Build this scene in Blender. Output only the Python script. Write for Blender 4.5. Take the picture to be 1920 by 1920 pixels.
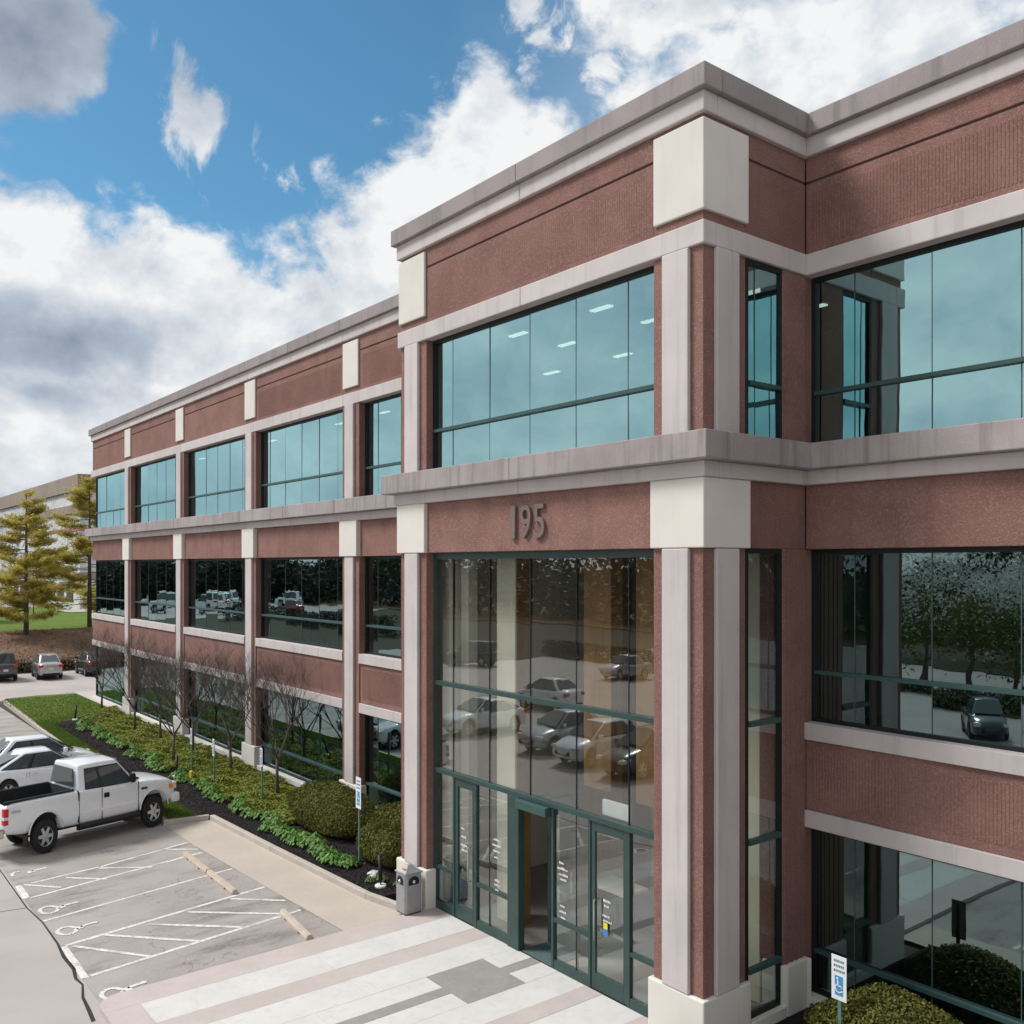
import bpy, bmesh, math, random
import numpy as np
from mathutils import Vector, Matrix
random.seed(7); rng = np.random.default_rng(7)
R = math.radians
for o in list(bpy.data.objects): bpy.data.objects.remove(o)
S = bpy.context.scene
COL = S.collection
# ------------------------------------------------------------------ camera
EYE = 8.65
cam_d = bpy.data.cameras.new('camera'); cam = bpy.data.objects.new('camera', cam_d); COL.objects.link(cam)
cam.location = (0, 0, EYE); cam.rotation_euler = (R(90), 0, R(51.785))
cam_d.sensor_fit = 'HORIZONTAL'; cam_d.sensor_width = 36.0; cam_d.lens = 36.0 * 1740 / 1920
cam_d.shift_y = 100 / 1920; cam_d.clip_start = .1; cam_d.clip_end = 3000
S.camera = cam
# ------------------------------------------------------------------ exposure
S.view_settings.view_transform = 'Standard'; S.view_settings.look = 'None'
S.view_settings.exposure = 0.6; S.view_settings.gamma = 1.0; S.view_settings.use_curve_mapping = False
S.cycles.use_denoising = True
S.cycles.max_bounces = 8; S.cycles.diffuse_bounces = 3; S.cycles.glossy_bounces = 4
S.cycles.transparent_max_bounces = 12; S.cycles.sample_clamp_indirect = 6.0; S.cycles.caustics_reflective = False
# ------------------------------------------------------------------ sun (veiled by thin cloud)
SUN_EL, SUN_AZ = R(50), R(224)          # azimuth clockwise from +Y
sd = Vector((math.sin(SUN_AZ) * math.cos(SUN_EL), math.cos(SUN_AZ) * math.cos(SUN_EL), math.sin(SUN_EL)))
sun_d = bpy.data.lights.new('sun', 'SUN'); sun = bpy.data.objects.new('sun', sun_d); COL.objects.link(sun)
sun_d.energy = 2.3; sun_d.angle = R(16); sun_d.color = (1.0, .975, .94)
sun.rotation_euler = (-sd).to_track_quat('-Z', 'Y').to_euler(); sun.location = (-40, -40, 80)
# ------------------------------------------------------------------ node helpers
class NT:
    def __init__(s, tree): s.t = tree; s.n = tree.nodes; s.l = tree.links
    def new(s, ty, **kw):
        nd = s.n.new(ty)
        for k, v in kw.items(): setattr(nd, k, v)
        return nd
    def put(s, sock, v):
        if isinstance(v, bpy.types.NodeSocket): s.l.new(v, sock)
        elif v is not None: sock.default_value = v
    def m(s, op, a, b=None, c=None, clamp=False):
        nd = s.new('ShaderNodeMath', operation=op, use_clamp=clamp)
        s.put(nd.inputs[0], a); s.put(nd.inputs[1], b); s.put(nd.inputs[2], c)
        return nd.outputs[0]
    def vm(s, op, a, b=None):
        nd = s.new('ShaderNodeVectorMath', operation=op)
        s.put(nd.inputs[0], a); s.put(nd.inputs[1], b)
        return nd.outputs['Value'] if op in ('DOT_PRODUCT', 'LENGTH') else nd.outputs[0]
    def noise(s, vec, scale, detail=4, rough=.55, dist=0):
        nd = s.new('ShaderNodeTexNoise'); s.put(nd.inputs['Vector'], vec)
        nd.inputs['Scale'].default_value = scale; nd.inputs['Detail'].default_value = detail
        nd.inputs['Roughness'].default_value = rough; nd.inputs['Distortion'].default_value = dist
        return nd.outputs['Fac']
    def mix(s, f, a, b, mode='MIX'):
        nd = s.new('ShaderNodeMix', data_type='RGBA', blend_type=mode)
        s.put(nd.inputs[0], f); s.put(nd.inputs[6], a); s.put(nd.inputs[7], b)
        return nd.outputs[2]
    def ss(s, v, a, b, lo=0.0, hi=1.0):
        nd = s.new('ShaderNodeMapRange', interpolation_type='SMOOTHSTEP')
        s.put(nd.inputs[0], v)
        for i, x in ((1, a), (2, b), (3, lo), (4, hi)): s.put(nd.inputs[i], x)
        return nd.outputs[0]
    def lin(s, v, a, b, lo=0.0, hi=1.0):
        nd = s.new('ShaderNodeMapRange'); s.put(nd.inputs[0], v)
        for i, x in ((1, a), (2, b), (3, lo), (4, hi)): s.put(nd.inputs[i], x)
        return nd.outputs[0]
    def scale(s, vec, k):
        nd = s.new('ShaderNodeMapping'); s.put(nd.inputs['Vector'], vec); nd.inputs['Scale'].default_value = k
        return nd.outputs[0]
def c4(c): return (c[0], c[1], c[2], 1.0)
# ------------------------------------------------------------------ world: sky with cumulus
W = bpy.data.worlds.new('World'); S.world = W; W.use_nodes = True
w = NT(W.node_tree); w.n.clear()
sky = w.new('ShaderNodeTexSky', sky_type='NISHITA'); sky.sun_disc = False
sky.sun_elevation = SUN_EL; sky.sun_rotation = SUN_AZ; sky.air_density = 1.0; sky.dust_density = .3; sky.ozone_density = 2.5
dirv = w.vm('NORMALIZE', w.new('ShaderNodeTexCoord').outputs['Generated'])
sep = w.new('ShaderNodeSeparateXYZ'); w.l.new(dirv, sep.inputs[0])
az = w.m('ARCTAN2', w.vm('DOT_PRODUCT', dirv, (.6185, .7858, 0)), w.vm('DOT_PRODUCT', dirv, (-.7858, .6185, 0)))
el = w.m('ARCSINE', sep.outputs[2])
cs = w.scale(dirv, (1, 1, 1.35))
big = w.noise(cs, 2.3, 3, .5)
n1 = w.noise(cs, 5.2, 10, .58, .15)
n2 = w.noise(w.vm('ADD', cs, (-.02, -.012, .04)), 5.2, 10, .58, .15)
fine = w.noise(cs, 22.0, 6, .6, .3)
def blob(a, e, ra, re, k=1.0):
    d = w.m('SQRT', w.m('ADD', w.m('POWER', w.m('DIVIDE', w.m('SUBTRACT', az, a), ra), 2.0), w.m('POWER', w.m('DIVIDE', w.m('SUBTRACT', el, e), re), 2.0)))
    return w.m('MULTIPLY', w.m('SUBTRACT', 1.0, d), k)
def maxall(L):
    r = L[0]
    for x in L[1:]: r = w.m('MAXIMUM', r, x)
    return r
masses = maxall([blob(-.50, .19, .25, .205), blob(-.36, .20, .17, .165), blob(-.06, .27, .185, .215), blob(-.03, .40, .06, .11, .8), blob(-.22, .14, .35, .175), blob(.05, .2, .4, .22),
                 blob(-.50, .47, .105, .085, .8), blob(.17, .56, .13, .07, .36), blob(.40, .47, .26, .15, .42), blob(.34, .40, .10, .07, .4), blob(0, -.3, 9, .43, .5)])
wisps = maxall([blob(-.335, .43, .05, .055, .33), blob(-.335, .47, .03, .035, .2), blob(.03, .515, .045, .05, .36), blob(.10, .50, .05, .03, .2), blob(-.25, .385, .05, .04, .16)])
outv = w.m('MAXIMUM', w.ss(w.m('ABSOLUTE', az), .50, .75), w.ss(el, .56, .72))
gen = w.lin(big, .34, .64, .16, .8)
field = w.m('ADD', w.m('MULTIPLY', masses, w.m('SUBTRACT', 1.0, outv)), w.m('MULTIPLY', gen, outv))
rag = w.m('ADD', w.m('MULTIPLY', w.m('SUBTRACT', n1, .5), 1.15), w.m('MULTIPLY', w.m('SUBTRACT', fine, .5), .55))
dens = w.m('ADD', field, rag)
dens = w.m('MAXIMUM', dens, w.m('SUBTRACT', w.m('ADD', wisps, w.m('MULTIPLY', w.m('SUBTRACT', w.noise(w.scale(dirv, (1, 1, .55)), 17.0, 8, .62, .6), .5), 1.25)), .04))
alpha = w.ss(dens, .0, .22)
lit = w.m('MULTIPLY', w.m('SUBTRACT', n1, n2), w.lin(outv, 0, 1, 2.3, 1.5))
dark = maxall([blob(-.44, .215, .18, .052, .95), blob(-.50, .475, .26, .17, .95), blob(-.47, .165, .18, .035, .55), blob(-.42, .07, .50, .14, .40), blob(0, -9, 1, 1)])
dark = w.m('MULTIPLY', w.m('MAXIMUM', w.m('ADD', dark, w.m('MULTIPLY', w.m('SUBTRACT', n1, .5), .4)), 0.0), w.ss(dark, -.15, .25))
gd = w.m('MULTIPLY', w.ss(w.m('ADD', big, w.m('MULTIPLY', n1, .4)), .62, .9), outv)
shade = w.m('SUBTRACT', w.m('ADD', .92, lit), w.m('ADD', w.m('MULTIPLY', dark, .78), w.m('ADD', w.m('MULTIPLY', gd, .16), w.m('MULTIPLY', w.ss(dens, .25, .9), .10))), None, True)
ccol = w.new('ShaderNodeValToRGB'); w.l.new(shade, ccol.inputs[0])
cr = ccol.color_ramp; cr.elements[0].position = 0.0; cr.elements[0].color = (.17, .205, .26, 1); cr.elements[1].position = 1.0; cr.elements[1].color = (.60, .605, .61, 1)
e_ = cr.elements.new(.45); e_.color = (.29, .335, .395, 1); e_ = cr.elements.new(.8); e_.color = (.475, .50, .53, 1)
SKY_K = .085
skyc = w.mix(1.0, sky.outputs[0], (SKY_K * .58, SKY_K * .95, SKY_K * .96, 1), 'MULTIPLY')
hz = w.ss(el, .0, .36)
skyc = w.mix(w.m('SUBTRACT', 1.0, hz), skyc, (.36, .46, .56, 1))
haze_r = w.m('MULTIPLY', w.ss(w.m('ADD', az, w.m('MULTIPLY', n1, .25)), .02, .45), .45)
skyc = w.mix(haze_r, skyc, (.42, .50, .59, 1))
allc = w.mix(alpha, skyc, ccol.outputs[0])
bg = w.new('ShaderNodeBackground'); w.l.new(allc, bg.inputs[0]); bg.inputs[1].default_value = 1.0
w.l.new(bg.outputs[0], w.new('ShaderNodeOutputWorld').inputs[0])
# ------------------------------------------------------------------ materials
MATS = {}
def newmat(name):
    m = bpy.data.materials.new(name); m.use_nodes = True
    t = NT(m.node_tree); b = t.n['Principled BSDF']
    MATS[name] = m
    return m, t, b
def wpos(t): return t.new('ShaderNodeNewGeometry').outputs['Position']
def pm(name, c1, c2=None, scale=3.0, rough=.8, bump=0.0, bscale=40.0, streak=None, spec=.3, c3=None, s3=30.0, k3=.5, metal=0.0, detail=5, lo=.3, hi=.7, coord='pos', coat=0.0, dist=.02, vary=0.0):
    m, t, b = newmat(name)
    p = wpos(t) if coord == 'pos' else t.new('ShaderNodeTexCoord').outputs['Object']
    col = c4(c1)
    if c2: col = t.mix(t.ss(t.noise(p, scale, detail), lo, hi), c4(c1), c4(c2))
    if c3: col = t.mix(t.m('MULTIPLY', t.ss(t.noise(p, s3, 2), .48, .72), k3), col, c4(c3))
    if streak:
        sc, amt, cs_, (a0, a1) = streak
        col = t.mix(t.m('MULTIPLY', t.ss(t.noise(t.scale(p, sc), 1.0, 4, .6), a0, a1), amt), col, c4(cs_))
    if vary:
        hs = t.new('ShaderNodeHueSaturation'); t.put(hs.inputs['Value'], t.lin(t.new('ShaderNodeObjectInfo').outputs['Random'], 0, 1, 1 - vary, 1 + vary)); t.put(hs.inputs['Color'], col); col = hs.outputs[0]
    t.put(b.inputs['Base Color'], col); b.inputs['Roughness'].default_value = rough
    b.inputs['Specular IOR Level'].default_value = spec; b.inputs['Metallic'].default_value = metal
    b.inputs['Coat Weight'].default_value = coat; b.inputs['Coat Roughness'].default_value = .06
    if bump:
        bn = t.new('ShaderNodeBump'); bn.inputs['Strength'].default_value = bump; bn.inputs['Distance'].default_value = dist
        t.l.new(t.noise(p, bscale, 4, .6), bn.inputs['Height']); t.l.new(bn.outputs[0], b.inputs['Normal'])
    return m
def leafmat(name, cols, rough=.6, trans=.25):
    m, t, b = newmat(name)
    r = t.new('ShaderNodeNewGeometry').outputs['Random Per Island']
    ramp = t.new('ShaderNodeValToRGB'); t.l.new(r, ramp.inputs[0])
    while len(ramp.color_ramp.elements) < len(cols): ramp.color_ramp.elements.new(.5)
    for i, c in enumerate(cols):
        ramp.color_ramp.elements[i].position = i / max(1, len(cols) - 1); ramp.color_ramp.elements[i].color = c4(c)
    col = t.mix(t.m('MULTIPLY', t.ss(t.noise(wpos(t), 1.3, 3), .4, .65), .45), ramp.outputs[0], c4(cols[0]))
    t.put(b.inputs['Base Color'], col); b.inputs['Roughness'].default_value = rough; b.inputs['Specular IOR Level'].default_value = .2
    if trans:
        tl = t.new('ShaderNodeBsdfTranslucent'); t.l.new(col, tl.inputs[0])
        ms = t.new('ShaderNodeMixShader'); ms.inputs[0].default_value = trans
        out = t.n['Material Output']; t.l.new(b.outputs[0], ms.inputs[1]); t.l.new(tl.outputs[0], ms.inputs[2]); t.l.new(ms.outputs[0], out.inputs[0])
    return m
def glassmat(name, refl, trans, f0, f1, wob=.015):
    m, t, b = newmat(name); t.n.remove(b); out = t.n['Material Output']
    tr = t.new('ShaderNodeBsdfTransparent'); tr.inputs[0].default_value = c4(trans)
    gl = t.new('ShaderNodeBsdfGlossy'); gl.inputs['Color'].default_value = c4(refl); gl.inputs['Roughness'].default_value = 0.0
    lw = t.new('ShaderNodeLayerWeight'); lw.inputs[0].default_value = .5
    f = t.lin(t.m('POWER', lw.outputs['Facing'], 2.0), 0.0, 1.0, f0, f1)
    bn = t.new('ShaderNodeBump'); bn.inputs['Strength'].default_value = wob; bn.inputs['Distance'].default_value = .1
    t.l.new(t.noise(wpos(t), .9, 2, .5), bn.inputs['Height']); t.l.new(bn.outputs[0], gl.inputs['Normal'])
    ms = t.new('ShaderNodeMixShader'); t.l.new(f, ms.inputs[0]); t.l.new(tr.outputs[0], ms.inputs[1]); t.l.new(gl.outputs[0], ms.inputs[2]); t.l.new(ms.outputs[0], out.inputs[0])
    return m
def emat(name, c, k):
    m, t, b = newmat(name); b.inputs['Base Color'].default_value = c4(c)
    b.inputs['Emission Color'].default_value = c4(c); b.inputs['Emission Strength'].default_value = k
    return m
STREAK = ((3.5, 3.5, .2), .5, (.17, .15, .145), (.5, .72))
pm('brick', (.262, .143, .12), (.206, .112, .094), 1.1, .9, 1.0, 34, ((2.5, 2.5, .15), .45, (.15, .085, .075), (.52, .78)), .2, (.35, .22, .195), 30, .7, vary=.05)
pm('stone', (.565, .52, .51), (.505, .465, .455), 1.1, .85, .18, 120, ((4, 4, .22), .38, (.33, .28, .27), (.52, .75)), .25, (.62, .57, .56), 60, .4, vary=.05)
pm('cream', (.70, .675, .62), (.66, .635, .58), 1.2, .85, .12, 110, ((4, 4, .2), .3, (.50, .45, .39), (.54, .8)), .25, vary=.03)
pm('cornice', (.32, .28, .28), (.265, .235, .235), 1.0, .9, .25, 60, STREAK, .2, (.42, .38, .37), 40, .4, vary=.07)
pm('ledge', (.38, .34, .335), (.30, .265, .262), .9, .9, .25, 60, ((5, 5, .22), .6, (.18, .155, .15), (.47, .72)), .2, (.46, .42, .41), 30, .3, vary=.07)
pm('joint', (.10, .07, .06), None, rough=.95)
pm('frame', (.022, .052, .048), (.03, .065, .06), 4, .42, 0, 30, None, .5)
pm('frame_dark', (.012, .016, .016), None, rough=.5)
pm('silicone', (.06, .10, .10), None, rough=.5); pm('frame_light', (.045, .095, .09), (.04, .082, .077), 4, .4)
pm('slab', (.30, .31, .31), None, rough=.9); pm('inner_wall', (.22, .22, .21), (.18, .18, .175), .6, .9)
pm('lobby_cream', (.78, .73, .60), (.72, .67, .55), 1.5, .6); pm('wood', (.36, .20, .085), (.28, .15, .06), 1.2, .45, .05, 30, ((3, 3, .4), .5, (.16, .07, .02), (.45, .7)))
pm('lobby_floor', (.30, .28, .25), (.24, .22, .2), 1.0, .25); pm('roofing', (.35, .34, .33), (.3, .29, .28), 2, .95)
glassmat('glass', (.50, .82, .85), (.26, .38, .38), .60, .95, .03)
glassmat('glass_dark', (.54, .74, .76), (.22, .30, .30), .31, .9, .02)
glassmat('glass_clear', (.80, .86, .86), (.88, .92, .90), .19, .80, .015)
emat('lamp', (1.0, .93, .8), 2.4)
pm('concrete_walk', (.50, .44, .385), (.455, .40, .35), .7, .9, .15, 90, None, .2, (.40, .34, .28), 8, .3)
pm('kerb', (.50, .455, .405), (.44, .40, .355), 1.2, .9, .2, 70, None, .2, (.30, .26, .22), 14, .4)
pm('plaza_white', (.62, .61, .585), (.57, .56, .535), 1.1, .85, .12, 80, None, .25, (.48, .47, .44), 6, .35)
pm('plaza_pink', (.52, .455, .435), (.47, .41, .39), 1.0, .85, .12, 80, None, .25, (.44, .365, .34), 7, .3)
pm('plaza_grey', (.30, .29, .265), (.265, .255, .235), 1.5, .8, .12, 80, None, .25, (.38, .37, .34), 9, .3)
pm('paint', (.74, .73, .70), (.62, .60, .575), 5, .8, .05, 80, ((1.6, 1.6, 1), .75, (.40, .37, .345), (.50, .66)), .2, (.42, .39, .36), 12, .8)
pm('mulch', (.016, .013, .015), (.03, .024, .025), 9, .95, 1.0, 35, None, .15, (.05, .04, .038), 60, .5, dist=.05)
pm('lawn', (.10, .155, .028), (.14, .20, .045), .8, .95, .8, 45, None, .1, (.15, .17, .06), 12, .45, dist=.05)
pm('terrain', (.05, .05, .03), (.06, .05, .035), .05, .95, .3, 5)
pm('bank', (.22, .135, .095), (.18, .115, .075), .7, .95, .9, 6, None, .1, (.09, .085, .03), 2.5, .5, dist=.15)
pm('stop_conc', (.52, .45, .37), (.45, .38, .31), 4, .9, .2, 60)
pm('tar', (.03, .027, .027), None, rough=.7)
def pavement(name, c1, c2, crack, spot):
    m, t, b = newmat(name); p = wpos(t)
    col = t.mix(t.ss(t.noise(p, .35, 5), .3, .7), c4(c1), c4(c2))
    col = t.mix(t.m('MULTIPLY', t.ss(t.noise(p, 60, 2), .4, .7), .35), col, c4([x * .62 for x in c1]))
    col = t.mix(t.m('MULTIPLY', t.ss(t.noise(t.scale(p, (1.6, .45, 1)), .9, 5, .6), .46, .78), spot), col, c4([x * .5 for x in c1]))
    if crack:
        ov = t.new('ShaderNodeTexVoronoi'); ov.inputs['Scale'].default_value = .62; t.l.new(t.vm('ADD', p, (.3, .1, 0)), ov.inputs['Vector'])
        k = t.m('MULTIPLY', t.ss(t.m('ADD', ov.outputs['Distance'], t.m('MULTIPLY', t.noise(p, 5, 3), .22)), .14, .34, 1.0, 0.0), .34)
        col = t.mix(k, col, (.09, .082, .078, 1)); col = t.mix(t.m('MULTIPLY', t.ss(t.noise(p, 11, 3), .42, .66), .22), col, c4([x * 1.35 for x in c1]))
        vo = t.new('ShaderNodeTexVoronoi', feature='DISTANCE_TO_EDGE'); vo.inputs['Scale'].default_value = .55
        wv = t.new('ShaderNodeVectorMath', operation='ADD'); t.l.new(p, wv.inputs[0])
        nz = t.new('ShaderNodeTexNoise'); nz.inputs['Scale'].default_value = 1.4; nz.inputs['Detail'].default_value = 5; t.l.new(p, nz.inputs['Vector'])
        sc = t.new('ShaderNodeVectorMath', operation='SCALE'); sc.inputs['Scale'].default_value = 1.5; t.l.new(nz.outputs['Color'], sc.inputs[0]); t.l.new(sc.outputs[0], wv.inputs[1]); t.l.new(wv.outputs[0], vo.inputs['Vector'])
        k = t.m('MULTIPLY', t.ss(vo.outputs[0], .001, .011, 1.0, 0.0), t.ss(t.noise(p, .5, 2), .40, .56))
        col = t.mix(t.m('MULTIPLY', k, crack), col, (.04, .036, .034, 1))
    t.put(b.inputs['Base Color'], col); b.inputs['Roughness'].default_value = .9; b.inputs['Specular IOR Level'].default_value = .2
    bn = t.new('ShaderNodeBump'); bn.inputs['Strength'].default_value = .35; bn.inputs['Distance'].default_value = .01
    t.l.new(t.noise(p, 130, 3), bn.inputs['Height']); t.l.new(bn.outputs[0], b.inputs['Normal'])
pavement('asphalt', (.325, .298, .278), (.41, .378, .355), .42, .95)
pavement('drive', (.40, .362, .345), (.45, .408, .388), 0, .12)
# ------------------------------------------------------------------ mesh helpers
class MB:
    def __init__(s): s.v = []; s.f = []
    def box(s, x0, x1, y0, y1, z0, z1, skip=''):
        b = len(s.v)
        s.v += [(x0, y0, z0), (x1, y0, z0), (x1, y1, z0), (x0, y1, z0), (x0, y0, z1), (x1, y0, z1), (x1, y1, z1), (x0, y1, z1)]
        for k, q in (('b', (3, 2, 1, 0)), ('t', (4, 5, 6, 7)), ('f', (0, 1, 5, 4)), ('r', (1, 2, 6, 5)), ('k', (2, 3, 7, 6)), ('l', (3, 0, 4, 7))):
            if k not in skip: s.f.append(tuple(b + i for i in q))
        return s
    def prism(s, pts, z0, z1):
        b = len(s.v); n = len(pts)
        s.v += [(p[0], p[1], z0) for p in pts] + [(p[0], p[1], z1) for p in pts]
        s.f.append(tuple(b + i for i in reversed(range(n)))); s.f.append(tuple(b + n + i for i in range(n)))
        for i in range(n): s.f.append((b + i, b + (i + 1) % n, b + n + (i + 1) % n, b + n + i))
        return s
    def poly(s, pts):
        b = len(s.v); s.v += [tuple(p) for p in pts]; s.f.append(tuple(range(b, b + len(pts)))); return s
    def tube(s, pts, rad, n=6, cap=True):
        b = len(s.v); k = len(pts)
        if not hasattr(rad, '__len__'): rad = [rad] * k
        P = [Vector(p) for p in pts]
        for i in range(k):
            d = (P[min(i + 1, k - 1)] - P[max(i - 1, 0)]).normalized()
            u = d.orthogonal().normalized() if abs(d.z) > .95 else Vector((-d.y, d.x, 0)).normalized()
            q = d.cross(u)
            for j in range(n):
                a = 2 * math.pi * j / n
                s.v.append(tuple(P[i] + (u * math.cos(a) + q * math.sin(a)) * rad[i]))
        for i in range(k - 1):
            for j in range(n):
                s.f.append((b + i * n + j, b + i * n + (j + 1) % n, b + (i + 1) * n + (j + 1) % n, b + (i + 1) * n + j))
        if cap:
            s.f.append(tuple(b + j for j in reversed(range(n)))); s.f.append(tuple(b + (k - 1) * n + j for j in range(n)))
        return s
    def lathe(s, prof, n=20, axis='z', c=(0, 0, 0)):
        b = len(s.v)
        for (r, h) in prof:
            for j in range(n):
                a = 2 * math.pi * j / n; u, q = r * math.cos(a), r * math.sin(a)
                s.v.append({'z': (c[0] + u, c[1] + q, c[2] + h), 'y': (c[0] + u, c[1] + h, c[2] + q), 'x': (c[0] + h, c[1] + u, c[2] + q)}[axis])
        for i in range(len(prof) - 1):
            for j in range(n): s.f.append((b + i * n + j, b + i * n + (j + 1) % n, b + (i + 1) * n + (j + 1) % n, b + (i + 1) * n + j))
        return s
    def mesh(s, name, smooth=False):
        me = bpy.data.meshes.new(name); me.from_pydata(s.v, [], s.f); me.update()
        bm = bmesh.new(); bm.from_mesh(me); bmesh.ops.recalc_face_normals(bm, faces=bm.faces); bm.to_mesh(me); bm.free()
        if smooth: me.polygons.foreach_set('use_smooth', [True] * len(me.polygons))
        return me
    def build(s, name, mat, parent=None, smooth=False, bevel=0, seg=2, angle=None):
        return link(name, s.mesh(name, smooth), mat, parent, bevel, seg, angle)
def link(name, me, mat, parent=None, bevel=0, seg=2, angle=None):
    if mat is not None:
        me.materials.clear(); me.materials.append(MATS[mat])
    o = bpy.data.objects.new(name, me); COL.objects.link(o)
    if parent: o.parent = parent
    if bevel:
        md = o.modifiers.new('bevel', 'BEVEL'); md.width = bevel; md.segments = seg; md.limit_method = 'ANGLE'; md.angle_limit = R(angle or 40)
    return o
def tag(o, label=None, cat=None, group=None, kind=None):
    if label: o['label'] = label
    if cat: o['category'] = cat
    if group: o['group'] = group
    if kind: o['kind'] = kind
    return o
def thing(name, label, cat, loc=(0, 0, 0), rz=0, group=None, scale=(1, 1, 1)):
    o = bpy.data.objects.new(name, None); COL.objects.link(o); o.location = loc; o.rotation_euler = (0, 0, rz); o.scale = scale
    o.empty_display_size = .2
    return tag(o, label, cat, group)
def struct(name, me_b, mat, parent=None, label=None):
    o = me_b.build(name, mat, parent)
    if not parent: tag(o, label, None, None, 'structure')
    return o
def copy_tree(o, parent=None):
    c = o.copy(); COL.objects.link(c); c.parent = parent
    for ch in o.children: copy_tree(ch, c)
    return c
def boxo(name, mat, parent, *a, bevel=0): return MB().box(*a).build(name, mat, parent, bevel=bevel)
def quads(name, mat, centers, normals, sizes, aspect, parent=None, twist=None):
    """many small leaf faces in one mesh: centre, facing direction, half length; pointed leaf of 4 vertices"""
    C = np.asarray(centers, float); n = len(C); N = np.asarray(normals, float); N /= np.linalg.norm(N, axis=1)[:, None] + 1e-9
    T = rng.normal(size=(n, 3)) if twist is None else np.asarray(twist, float)
    T = T - (T * N).sum(1)[:, None] * N; T /= np.linalg.norm(T, axis=1)[:, None] + 1e-9
    B = np.cross(N, T); s = np.asarray(sizes, float)[:, None]
    V = np.empty((n, 4, 3)); V[:, 0] = C - T * s; V[:, 1] = C + B * s * aspect + N * s * .15; V[:, 2] = C + T * s; V[:, 3] = C - B * s * aspect + N * s * .15
    me = bpy.data.meshes.new(name); me.vertices.add(4 * n); me.vertices.foreach_set('co', V.reshape(-1)); me.loops.add(4 * n); me.loops.foreach_set('vertex_index', np.arange(4 * n, dtype=np.int32))
    me.polygons.add(n); me.polygons.foreach_set('loop_start', np.arange(0, 4 * n, 4, dtype=np.int32)); me.polygons.foreach_set('loop_total', np.full(n, 4, np.int32))
    me.update(calc_edges=True)
    return link(name, me, mat, parent)
# ================================================================== GROUND AND PAVING
struct('terrain', MB().poly([(-900, -900, -.08), (700, -900, -.08), (700, 900, -.08), (-900, 900, -.08)]), 'terrain')
struct('drive', MB().box(-66.6, 70, -62, 4.95, -.3, 0), 'drive')
struct('cross_road', MB().box(-82.4, -66.604, -20, 70, -.3, -.003), 'drive')
lot = struct('parking_lot', MB().box(-66.6, -19.42, 4.954, 10.5, -.3, .001), 'asphalt')
lot2 = struct('parking_lot', MB().box(-11.4, 60, 4.954, 10.1, -.3, .001), 'asphalt')
seam = [(-66.4, 4.9), (-50, 4.93), (-36, 4.88), (-25.99, 4.87), (-24.67, 4.97), (-23.07, 4.96), (-22.2, 4.90), (-21.42, 4.92), (-20.9, 4.84), (-20.51, 4.88), (-19.9, 4.74), (-19.3, 4.70), (-18.73, 4.65)]
sv = MB()
for (a, b) in zip(seam, seam[1:]):
    k0 = .012 if a[0] < -26.5 else .028 + .012 * math.sin(a[0] * 9); k1 = .012 if b[0] < -26.5 else .028 + .012 * math.sin(b[0] * 9)
    sv.poly([(a[0], a[1] - k0, .006), (b[0], b[1] - k1, .006), (b[0], b[1] + k1, .006), (a[0], a[1] + k0, .006)])
sv.build('tar_seam', 'tar', lot)
s2 = MB(); pts = [(-25.99, 4.87), (-26.3, 3.2), (-26.1, 1.0), (-26.4, -2)]
for a, b in zip(pts, pts[1:]): s2.poly([(a[0] - .012, a[1], .004), (a[0] + .012, a[1], .004), (b[0] + .012, b[1], .004), (b[0] - .012, b[1], .004)])
s2.build('tar_seam', 'tar', lot)
def line(a, b, wd=.1, par=lot, z=.006):
    d = Vector((b[0] - a[0], b[1] - a[1])).normalized() * wd / 2; n = Vector((-d.y, d.x))
    # slightly ragged hand-painted edge
    m = MB(); k = max(2, int((Vector(b) - Vector(a)).length / .35)); L = []; Rr = []
    for i in range(k + 1):
        t = i / k; p = Vector(a).lerp(Vector(b), t); j = 1 + random.uniform(-.14, .14)
        L.append((p.x + n.x * j, p.y + n.y * j, z)); Rr.append((p.x - n.x * j, p.y - n.y * j, z))
    for i in range(k): m.poly([Rr[i], Rr[i + 1], L[i + 1], L[i]])
    return m.build('painted_line', 'paint', par)
line((-27.93, 5.35), (-28.22, 7.15)); line((-28.22, 7.2), (-29.0, 9.94)); line((-27.92, 5.02), (-26.70, 5.0), .16)
line((-26.70, 5.05), (-27.74, 9.98))
line((-27.9, 5.15), (-27.05, 5.9), z=.010); line((-27.8, 6.19), (-26.98, 7.05), z=.010); line((-28.1, 7.12), (-27.25, 8.35), z=.010); line((-28.69, 9.2), (-28.11, 9.97), z=.010)
line((-24.76, 5.0), (-25.72, 10.1), .09)
line((-22.86, 5.08), (-23.72, 10.2), .11); line((-22.82, 5.03), (-20.80, 5.0), .16); line((-20.85, 5.12), (-21.58, 10.24), .11)
for a, b in (((-22.72, 5.2), (-21.06, 6.4)), ((-22.93, 5.95), (-21.22, 7.55)), ((-22.97, 6.96), (-21.36, 8.70)), ((-23.19, 7.95), (-21.60, 9.76)), ((-23.41, 9.15), (-22.40, 10.22))): line(a, b, .11, z=.010)
for i in range(5): line((-35.6 - 2.55 * i, 5.0), (-36.5 - 2.55 * i, 10.3))
line((-33.3, 5.0), (-34.2, 10.2))
for i in range(6): line((-9.2 + 2.6 * i, 5.0), (-9.4 + 2.6 * i, 10.0), par=lot2)
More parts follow.
